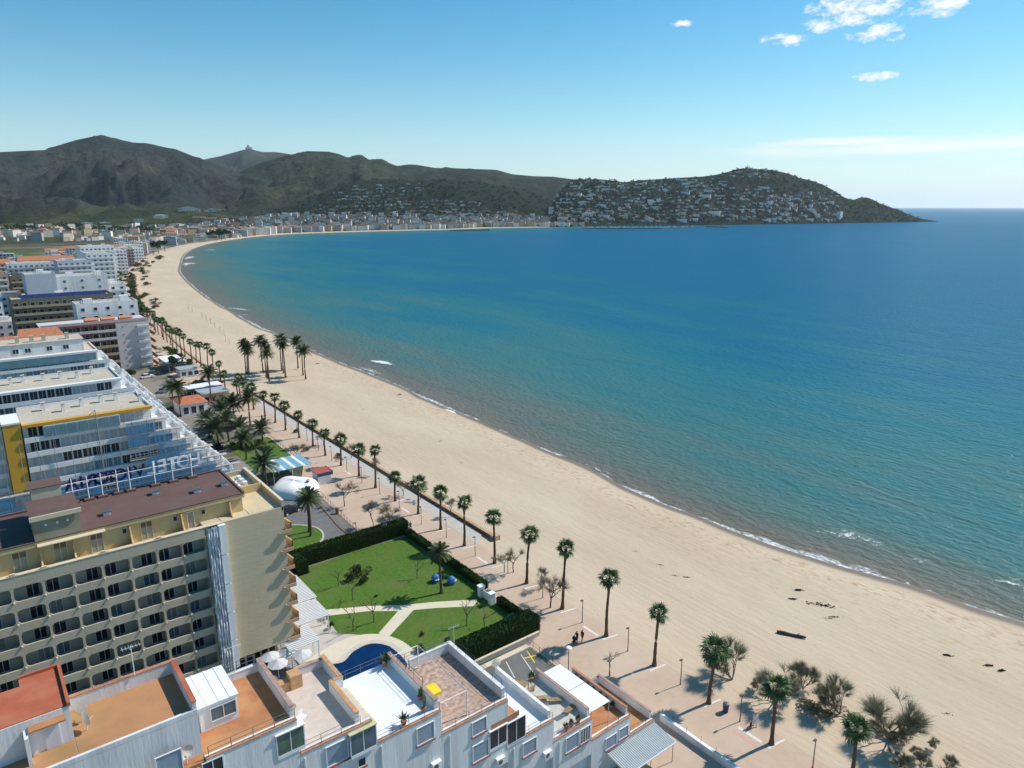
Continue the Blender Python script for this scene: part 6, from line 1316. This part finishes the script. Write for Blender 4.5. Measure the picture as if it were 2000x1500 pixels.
# slatted pergolas along the hotel side
def pergola(x0, x1, y0, y1, z, n, label):
    t = thing('slatted_pergola', label, 'pergola', (x0,y0,0))
    for i in range(n): y = y0+(y1-y0)*i/(n-1); part('slat', MB().box(x0,x1,y,y+.14,z,z+.16), WHITE2, t)
    for x in (x0+.2,x1-.3): part('beam', MB().box(x,x+.12,y0,y1+.14,z-.16,z-.002), WHITE2, t)
    for x in (x0+.2,x1-.3):
        for y in (y0+.1,(y0+y1)/2,y1-.1): part('post', MB().box(x,x+.12,y,y+.12,0,z-.162), WHITE2, t)
pergola(28.4,33.2,82.3,87.0,2.7,14,'white slatted pergola with garden path in front, against the hotel end'); pergola(28.4,33.6,87.6,95,2.7,20,'grey white slatted pergola farther along the hotel end'); pergola(25.8,29.8,77.6,81.6,2.7,11,'white slatted pergola nearest the swimming pool')
for i, (x, y) in enumerate([(34.0,85.5),(33.4,83.0),(34.2,90.5),(34.4,93.5)]): shrub(x, y, .55, BUSH, 'clipped shrub in a tub beside the hotel pergolas', 'tub shrubs by the pergolas', .3)
# white event tent, blue canopy and kiosk
CANV = mat('white_tent_fabric', (.78,.78,.78), .7, .04, .8)
tn = thing('white_tent', 'large rounded white fabric tent on the promenade forecourt', 'tent', (48.2,133.3,0)); mb = MB(); NU, NV = 28, 10
for j in range(NV+1):
    a = (math.pi/2)*j/NV
    for i in range(NU): b = 2*math.pi*i/NU; rr_ = 1+.07*math.cos(4*b)*math.cos(a); mb.v.append((48.2+4.6*rr_*math.cos(b)*math.cos(a)**.7, 133.3+5.2*rr_*math.sin(b)*math.cos(a)**.7, 2.3*math.sin(a)**.8*(1+.07*math.cos(3*b+1))))
for j in range(NV):
    for i in range(NU): a = j*NU+i; b = j*NU+(i+1)%NU; mb.f.append((a,b,b+NU,a+NU))
part('fabric', mb, CANV, tn, smooth=True); part('vent', MB().tube([(50.2,131.2,2.35),(50.3,131.0,2.6)],[.35,.3],8), IRON, tn)
bc = thing('striped_canopy', 'blue and white striped canopy roof behind the round white tent', 'canopy', (50,142,0)); BLS = mat('light_blue_sheet', (.20,.40,.52), .5, .08, 1)
for i in range(12): x = 45.8+i*.72; part('roof_strip', MB().box(x,x+.7,138.6,146.2,2.9,2.95 if i % 2 else 2.98), BLS if i % 3 else WHITE2, bc)
for x in (46,50,54):
    for y in (138.8,146): part('post', MB().bar((x,y,0),(x,y,2.9),.05), ALU, bc)
kk = thing('beach_kiosk', 'small kiosk with red and dark blue board at the tent end', 'kiosk', (54,134.5,0)); part('body', MB().box(53.2,56.0,133.2,136.2,0,2.4), WHITE2, kk); part('roof', MB().box(52.9,56.3,132.9,136.5,2.402,2.55), mat('dull_red_board',(.40,.10,.07),.7,.1,2), kk); part('sign_board', MB().box(56.305,56.4,132.9,136.5,1.9,2.6).box(52.9,56.3,132.8,132.895,1.9,2.6), BLUEM, kk)
# beach restaurants
def pavilion(x0, x1, y0, y1, h, wall, roofm, label, pitched=False):
    t = thing('beach_pavilion', label, 'pavilion', ((x0+x1)/2,(y0+y1)/2,0)); part('wall', MB().box(x0+.3,x1-.3,y0+.3,y1-.3,0,h), wall, t)
    if pitched:
        xm, ym = (x0+x1)/2,(y0+y1)/2; a,b,c,d = (x0,y0,h),(x1,y0,h),(x1,y1,h),(x0,y1,h); p,q = (x0+2,ym,h+1.3),(x1-2,ym,h+1.3); part('roof', MB().quad(a,b,q,p).quad(c,d,p,q).tri(d,a,p).tri(b,c,q).quad(d,c,b,a), roofm, t)
    else: part('roof', MB().box(x0,x1,y0,y1,h+.002,h+.25), roofm, t)
    for i in range(int((x1-x0)/2)): window(t, x0+.8+i*2, y0+.296, .5, 1.4, h-1.2, pane=GLASS, mull=0)
pavilion(43.5,51,203,213,3.2,WHITE2,TILE,'beach pavilion with orange tiled roof and white walls',True); pavilion(51.5,59.5,212,219,3.0,SALMON,METC,'beach pavilion with grey sheet roof and red front'); pavilion(49,60.5,222,227.5,2.8,IRON,WHITET,'beach pavilion with long white flat roof and dark rim')
pavilion(53.5,60,262,276,3.4,GLASSB,WHITET,'glass walled beach bar with white roof beside the lilac gabled block'); pavilion(55,61,252,258,2.6,WHITE2,METC,'small white beach bar annex nearest the lilac gabled block')
# cars
def car(x, y, rz, col, label):
    t = thing('parked_car', label, 'car', (x,y,.03), rz)
    def sect(pr, w0, w1):
        mb = MB(); k = len(pr)
        for s in (-1,1):
            for (px, pz) in pr: mb.v.append((px, s*(w0 if pz < .85 else w1), pz))
        mb.f += [tuple(range(k-1,-1,-1)), tuple(range(k,2*k))]+[(i,(i+1)%k,k+(i+1)%k,k+i) for i in range(k)]; return mb
    link('body', sect([(-2.1,.25),(2.1,.25),(2.15,.6),(1.9,.78),(.95,.84),(-1.9,.86),(-2.15,.7)],.88,.84).mesh('body', col), t)
    link('window_glass', sect([(.95,.85),(.35,1.32),(-1.2,1.36),(-1.85,.87)],.82,.68).mesh('window_glass', GLASS), t); link('roof', MB().box(-1.15,.32,-.66,.66,1.361,1.42).mesh('roof', col), t)
    for sx in (-1.3,1.3):
        for sy in (-.86,.86): w = link('wheel', MB().tube([(sx,sy-.1,.31),(sx,sy+.1,.31)],.31,12).mesh('wheel', IRON), t); link('rim', MB().tube([(sx,sy-.115,.31),(sx,sy+.115,.31)],.18,8).mesh('rim', ALU), w)
    for sy in (-.6,.6): link('headlight', MB().box(2.0,2.12,sy-.18,sy+.18,.58,.7).mesh('headlight', ALU), t)
CARB = mat('black_car_paint', (.015,.016,.02), .25, .05, 1, spec=.6); CARG = mat('green_car_paint', (.10,.15,.11), .3, .05, 1); CARW = mat('white_car_paint', (.72,.72,.73), .3, .03, 1); CARS = mat('silver_car_paint', (.38,.39,.41), .3, .03, 1, metal=.4)
car(34.2,101.2,1.4,CARB,'black car parked beside the end of the tall hedge'); car(33.2,97.8,1.4,CARB,'dark car parked in front of the hotel pergolas'); car(43.4,123.6,.3,CARB,'black car parked by the traffic island palms')
car(49.5,263,.1,CARG,'green van-like car parked below the lilac gabled block'); car(46.5,259.5,.2,CARW,'white car parked beside the green car'); car(46,236,1.2,CARS,'silver car on the access road near the terraced blocks'); car(44,178,1.4,CARS,'silver car under the grove palms'); car(43.5,170,1.5,CARB,'dark car under the grove palms')
# people
def clothes(name, skin, hair, top, legs, shoes=(.03,.03,.03)):
    m = bpy.data.materials.new(name); m.use_nodes = True; n, l = m.node_tree.nodes, m.node_tree.links; b = n['Principled BSDF']; b.inputs['Roughness'].default_value = .85
    tc_ = n.new('ShaderNodeTexCoord'); sp_ = n.new('ShaderNodeSeparateXYZ'); l.new(tc_.outputs['Object'], sp_.inputs[0]); d = n.new('ShaderNodeMath'); d.operation = 'DIVIDE'; d.inputs[1].default_value = 2.0; l.new(sp_.outputs[2], d.inputs[0])
    cr = n.new('ShaderNodeValToRGB'); e = cr.color_ramp; e.interpolation = 'CONSTANT'; st = [(0,shoes),(.05,legs),(.47,top),(.735,skin),(.835,hair)]
    e.elements[0].color = (*st[0][1],1); e.elements[1].position = st[1][0]; e.elements[1].color = (*st[1][1],1)
    for p_, c_ in st[2:]: q = e.elements.new(p_); q.color = (*c_,1)
    l.new(d.outputs[0], cr.inputs[0]); l.new(cr.outputs[0], b.inputs['Base Color']); return m
def person(x, y, rz, m, label, stride=.12, arm=.0, bend=0.0):
    V, E, Rr = [], [], []
    def add(p, r, par=None):
        V.append(p); Rr.append(r)
        if par is not None: E.append((par, len(V)-1))
        return len(V)-1
    pel = add((0,0,.95),.15); ab = add((bend*.4,0,1.12),.135,pel); ch = add((bend,0,1.34),.165,ab); nk = add((bend*1.2,0,1.5),.06,ch); hd0 = add((bend*1.35,0,1.58),.085,nk); hd1 = add((bend*1.4,0,1.68),.10,hd0); add((bend*1.4-.01,0,1.76),.07,hd1); add((bend*1.4+.1,0,1.63),.02,hd0)
    for s in (-1,1):
        hp = add((0,s*.1,.88),.105,pel); kn = add((stride*s*.6+.03,s*.1,.5),.075,hp); an = add((stride*s,s*.1,.1),.05,kn); add((stride*s+.16,s*.11,.04),.045,an)
        sh = add((bend,s*.19,1.42),.075,ch); el_ = add((bend-.02+arm*.4,s*.25,1.16),.05,sh); wr = add((bend+.06+arm*.9,s*.24,.95+arm*.3),.035,el_); pm_ = add((bend+.08+arm,s*.24,.88+arm*.3),.036,wr)
        for k, (fy, fl) in enumerate([(-.03,.075),(-.01,.09),(.01,.088),(.03,.07)]): f1 = add((bend+.09+arm,s*.24+fy,.84+arm*.3),.009,pm_); add((bend+.11+arm,s*.24+fy,.84-fl+.02+arm*.3),.008,f1)
        add((bend+.13+arm,s*.22,.87+arm*.3),.009,pm_)
    me = bpy.data.meshes.new('person'); me.from_pydata(V, E, []); me.materials.append(m); o = link('person', me, None, (x,y,.015), rz); tag(o, label, 'person')
    md = o.modifiers.new('skin', 'SKIN'); md.use_smooth_shade = True
    for i, sv_ in enumerate(me.skin_vertices[0].data): sv_.radius = (Rr[i], Rr[i]); sv_.use_root = (i == 0)
    sb = o.modifiers.new('sub', 'SUBSURF'); sb.levels = 1; sb.render_levels = 1
    return o
SK, HD, HL = (.48,.29,.20), (.03,.022,.016), (.20,.13,.07)
dk = clothes('dark_clothes', SK, HD, (.02,.02,.024), (.016,.016,.02)); bl = clothes('blue_jacket_clothes', SK, HD, (.03,.06,.14), (.03,.03,.04)); wt = clothes('white_clothes', SK, HL, (.72,.72,.70), (.66,.66,.64)); gr = clothes('grey_clothes', SK, HD, (.12,.10,.09), (.05,.05,.07)); rd_ = clothes('red_top_clothes', SK, HL, (.30,.04,.04), (.03,.035,.06))
for u, v, rz, m_, lb, st, ar, bd in [(1127,1255,3.3,dk,'person in dark clothes pushing a dark pushchair on the promenade',.12,.28,.06),(1137,1253,3.2,dk,'person in dark clothes walking beside the pushchair',.15,0,0),(1474,1418,4.0,wt,'person in white clothes walking a dog on the promenade',.14,.12,.03),(802,1036,1.6,gr,'person in grey brown clothes walking past the end of the tall hedge',.14,0,0),(512,822,1.8,dk,'person in dark clothes walking side by side with one in blue',.13,0,0),(518,820,1.8,bl,'person in a blue jacket walking beside one in dark clothes',.13,0,0),(455,778,4.5,rd_,'person in a red top standing near the beach pavilions',.05,.05,0)]:
    p = ground_at(u, v); person(p[0], p[1], rz, m_, lb, st, ar, bd)
p = ground_at(1121,1258); t = thing('pushchair', 'dark folding pushchair pushed by a person on the promenade', 'pushchair', (p[0],p[1],.015), 3.3); DKF = mat('black_fabric', (.018,.018,.02), .9, .1, 3)
link('seat', MB().quad((-.1,-.22,.4),(.3,-.22,.35),(.3,.22,.35),(-.1,.22,.4)).quad((-.1,-.22,.4),(-.1,.22,.4),(-.3,.22,.9),(-.3,-.22,.9)).mesh('seat', DKF), t); link('hood', MB().tube([(-.1,-.24,.8),(-.1,.24,.8)],.24,8).mesh('hood', DKF), t); link('handle', MB().bar((.2,-.2,.3),(-.6,-.2,1.0),.02).bar((.2,.2,.3),(-.6,.2,1.0),.02).bar((-.6,-.2,1.0),(-.6,.2,1.0),.02).mesh('handle', IRON), t)
for sx in (-.3,.35):
    for sy in (-.24,.24): link('wheel', MB().tube([(sx,sy-.02,.12),(sx,sy+.02,.12)],.12,10).mesh('wheel', IRON), t)
# dog on a lead beside the person in white: one continuous body
p = ground_at(1466,1421); V = [(0,0,.42),(.22,0,.44),(-.22,0,.42),(.36,0,.56),(.46,0,.62),(.58,0,.58),(-.36,0,.50),(-.46,0,.58)]; E_ = [(0,1),(0,2),(1,3),(3,4),(4,5),(2,6),(6,7)]; Rd = [.12,.135,.10,.075,.075,.04,.03,.02]
for sx, b in ((.24,1),(-.24,2)):
    for sy in (-.08,.08):
        i = len(V)
        if sx > 0: V += [(sx,sy,.3),(sx+.02,sy,.16),(sx,sy,.02),(sx+.05,sy,.015)]
        else: V += [(sx+.04,sy,.3),(sx-.09,sy,.16),(sx-.06,sy,.02),(sx-.01,sy,.015)]
        Rd += [.05,.03,.025,.025]; E_ += [(b,i),(i,i+1),(i+1,i+2),(i+2,i+3)]
for sy in (-.05,.05): V.append((.42,sy,.72)); Rd.append(.02); E_.append((4,len(V)-1))
me = bpy.data.meshes.new('dog'); me.from_pydata(V, E_, []); me.materials.append(mat('dark_brown_fur',(.05,.035,.025),.95,.2,8)); dg = tag(link('dog', me, None, (p[0],p[1],.015), 3.6), 'small dark dog beside the person in white clothes', 'dog'); md = dg.modifiers.new('skin','SKIN'); md.use_smooth_shade = True
for i, sv_ in enumerate(me.skin_vertices[0].data): sv_.radius = (Rd[i],Rd[i]); sv_.use_root = (i == 0)
dg.modifiers.new('sub','SUBSURF').render_levels = 1
# driftwood and seaweed on the sand
a, b = Vector((*ground_at(1517,1236,-.45), -.25)), Vector((*ground_at(1574,1248,-.45), -.25)); DRW = mat('dark_wet_driftwood', (.07,.05,.04), .9, .25, 3)
lg = thing('driftwood_log', 'long dark driftwood log lying on the open sand', 'log', tuple(a)); part('log', MB().tube([tuple(a+(b-a)*t_+Vector((0,0,.04*math.sin(t_*9)))) for t_ in [i/10 for i in range(11)]],[.18,.22,.24,.23,.22,.22,.21,.2,.19,.17,.12],8), DRW, lg); part('branch_stub', MB().tube([tuple(a+(b-a)*.7+Vector((0,0,.15))),tuple(a+(b-a)*.72+Vector((.1,-.2,.5)))],[.07,.03],5), DRW, lg)
def weed(u, v, L, W, label, group, seed):
    p = ground_at(u, v, -.55); r = random.Random(seed); mb = MB(); ang = r.uniform(-.3,.3)-.7
    for k in range(90):
        t_ = r.gauss(0,.36)*L; w_ = r.gauss(0,.3)*W; x, y = p[0]+t_*math.cos(ang)-w_*math.sin(ang), p[1]+t_*math.sin(ang)+w_*math.cos(ang); h = r.uniform(.0,.12); a_ = r.random()*6.3; s_ = r.uniform(.08,.28)
        mb.tri((x-s_*math.cos(a_),y-s_*math.sin(a_),-.62),(x+s_*math.cos(a_),y+s_*math.sin(a_),-.62),(x+s_*.5*math.sin(a_),y-s_*.5*math.cos(a_),-.5+h))
    o = solo('seaweed_clump', mb, mat('dry_seaweed',(.15,.105,.065),.95,.3,3), label, 'seaweed', group, (p[0],p[1],-.6))
weed(1605,1181,2.6,.9,'largest dark heap of seaweed on the sand above the log',None,1); weed(1620,1207,2.2,.6,'long dark heap of seaweed between the largest heap and the log',None,2)
for i, (u, v) in enumerate([(1560,1152),(1340,1128),(1338,1155),(1288,1104),(1318,1125),(1240,1078),(1548,1170),(1590,1262),(1850,1280),(1930,1300),(1955,1310),(780,770),(620,710),(860,862),(856,936),(772,855),(710,800),(900,905),(1850,1395),(1820,1400)]): weed(u, v, .7, .2, 'small scrap of seaweed on the open sand', 'seaweed scraps', 10+i)
for i, (u, v) in enumerate([(395,620),(403,626),(412,632),(420,640),(376,608),(368,604),(438,655),(441,668),(448,672),(430,650)]):
    p = ground_at(u, v, -.4); solo('beach_pole', MB().tube([(p[0],p[1],-.8),(p[0],p[1],2.4)],[.07,.06],6), IRON, 'thin pole standing in the far sand', 'pole', 'poles in the far sand', (p[0],p[1],-.4))
# bench-like dark stones on the promenade
for i, (u, v) in enumerate([(662,894),(577,845),(600,880)]): p = ground_at(u, v); shrub(p[0], p[1], .8, DRYB, 'low dark dried shrub on the promenade paving', 'dried promenade shrubs')
# breaking waves off the beach, and sun glitter painted as white speckled strips
FOAM_GLITTER = bpy.data.materials.new('foam_and_glitter'); FOAM_GLITTER.use_nodes = True; nt = FOAM_GLITTER.node_tree; b_ = nt.nodes['Principled BSDF']; b_.inputs['Base Color'].default_value = (.80,.82,.82,1); b_.inputs['Roughness'].default_value = .8
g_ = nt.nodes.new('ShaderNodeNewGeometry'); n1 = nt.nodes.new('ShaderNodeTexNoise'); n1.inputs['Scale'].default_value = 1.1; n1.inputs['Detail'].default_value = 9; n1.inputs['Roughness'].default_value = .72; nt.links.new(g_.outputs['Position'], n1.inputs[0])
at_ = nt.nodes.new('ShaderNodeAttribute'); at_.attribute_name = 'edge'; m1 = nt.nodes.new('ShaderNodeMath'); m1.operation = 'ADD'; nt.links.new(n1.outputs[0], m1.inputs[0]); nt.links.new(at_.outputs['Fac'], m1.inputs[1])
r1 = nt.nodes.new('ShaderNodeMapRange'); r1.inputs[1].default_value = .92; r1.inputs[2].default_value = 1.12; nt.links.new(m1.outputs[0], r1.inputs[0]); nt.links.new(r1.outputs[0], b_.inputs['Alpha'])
def foam(pts, w, dens):  # lays wave foam and also the painted sun glitter
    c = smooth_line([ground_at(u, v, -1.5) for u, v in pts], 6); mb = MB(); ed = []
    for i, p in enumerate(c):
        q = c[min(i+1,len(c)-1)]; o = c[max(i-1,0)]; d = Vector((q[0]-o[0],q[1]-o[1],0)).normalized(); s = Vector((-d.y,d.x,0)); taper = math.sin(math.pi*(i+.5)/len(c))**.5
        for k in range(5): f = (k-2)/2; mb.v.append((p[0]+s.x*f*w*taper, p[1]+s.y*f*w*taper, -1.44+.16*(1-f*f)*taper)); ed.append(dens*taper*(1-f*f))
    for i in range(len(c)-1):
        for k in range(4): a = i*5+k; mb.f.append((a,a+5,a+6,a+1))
    o = struct('wave_and_glitter', mb, FOAM_GLITTER, smooth=True, kind='stuff'); at = o.data.attributes.new('edge','FLOAT','POINT'); at.data.foreach_set('value', ed)
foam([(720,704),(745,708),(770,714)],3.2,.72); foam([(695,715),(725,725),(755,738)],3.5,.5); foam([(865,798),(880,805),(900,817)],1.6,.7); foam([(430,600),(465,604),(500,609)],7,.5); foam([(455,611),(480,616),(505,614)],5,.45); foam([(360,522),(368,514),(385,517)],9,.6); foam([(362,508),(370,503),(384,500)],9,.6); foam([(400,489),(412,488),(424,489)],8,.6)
foam([(1120,900),(1160,915),(1210,935)],1.4,.48); foam([(1570,1046),(1630,1042),(1700,1058),(1770,1082)],4.2,.50); foam([(1740,1088),(1790,1096),(1840,1105)],1.8,.5); foam([(510,650),(530,656),(555,664)],3,.5); foam([(1930,1134),(1970,1140),(2010,1150)],1.5,.5)  # right-hand strips, the widest included, are sun glitter painted white
# ------------------------------------------------------------------ haze
m = bpy.data.materials.new('thin_haze'); m.use_nodes = True; nt = m.node_tree; nt.nodes.remove(nt.nodes['Principled BSDF'])
pv = nt.nodes.new('ShaderNodeVolumePrincipled'); pv.inputs['Color'].default_value = (0.92, 0.97, 1.0, 1); pv.inputs['Density'].default_value = HAZE; pv.inputs['Anisotropy'].default_value = 0.35
nt.links.new(pv.outputs[0], nt.nodes['Material Output'].inputs['Volume'])
hz = struct('haze', MB().box(-46000, 46000, -46000, 46000, -8, 700), m, kind='stuff')
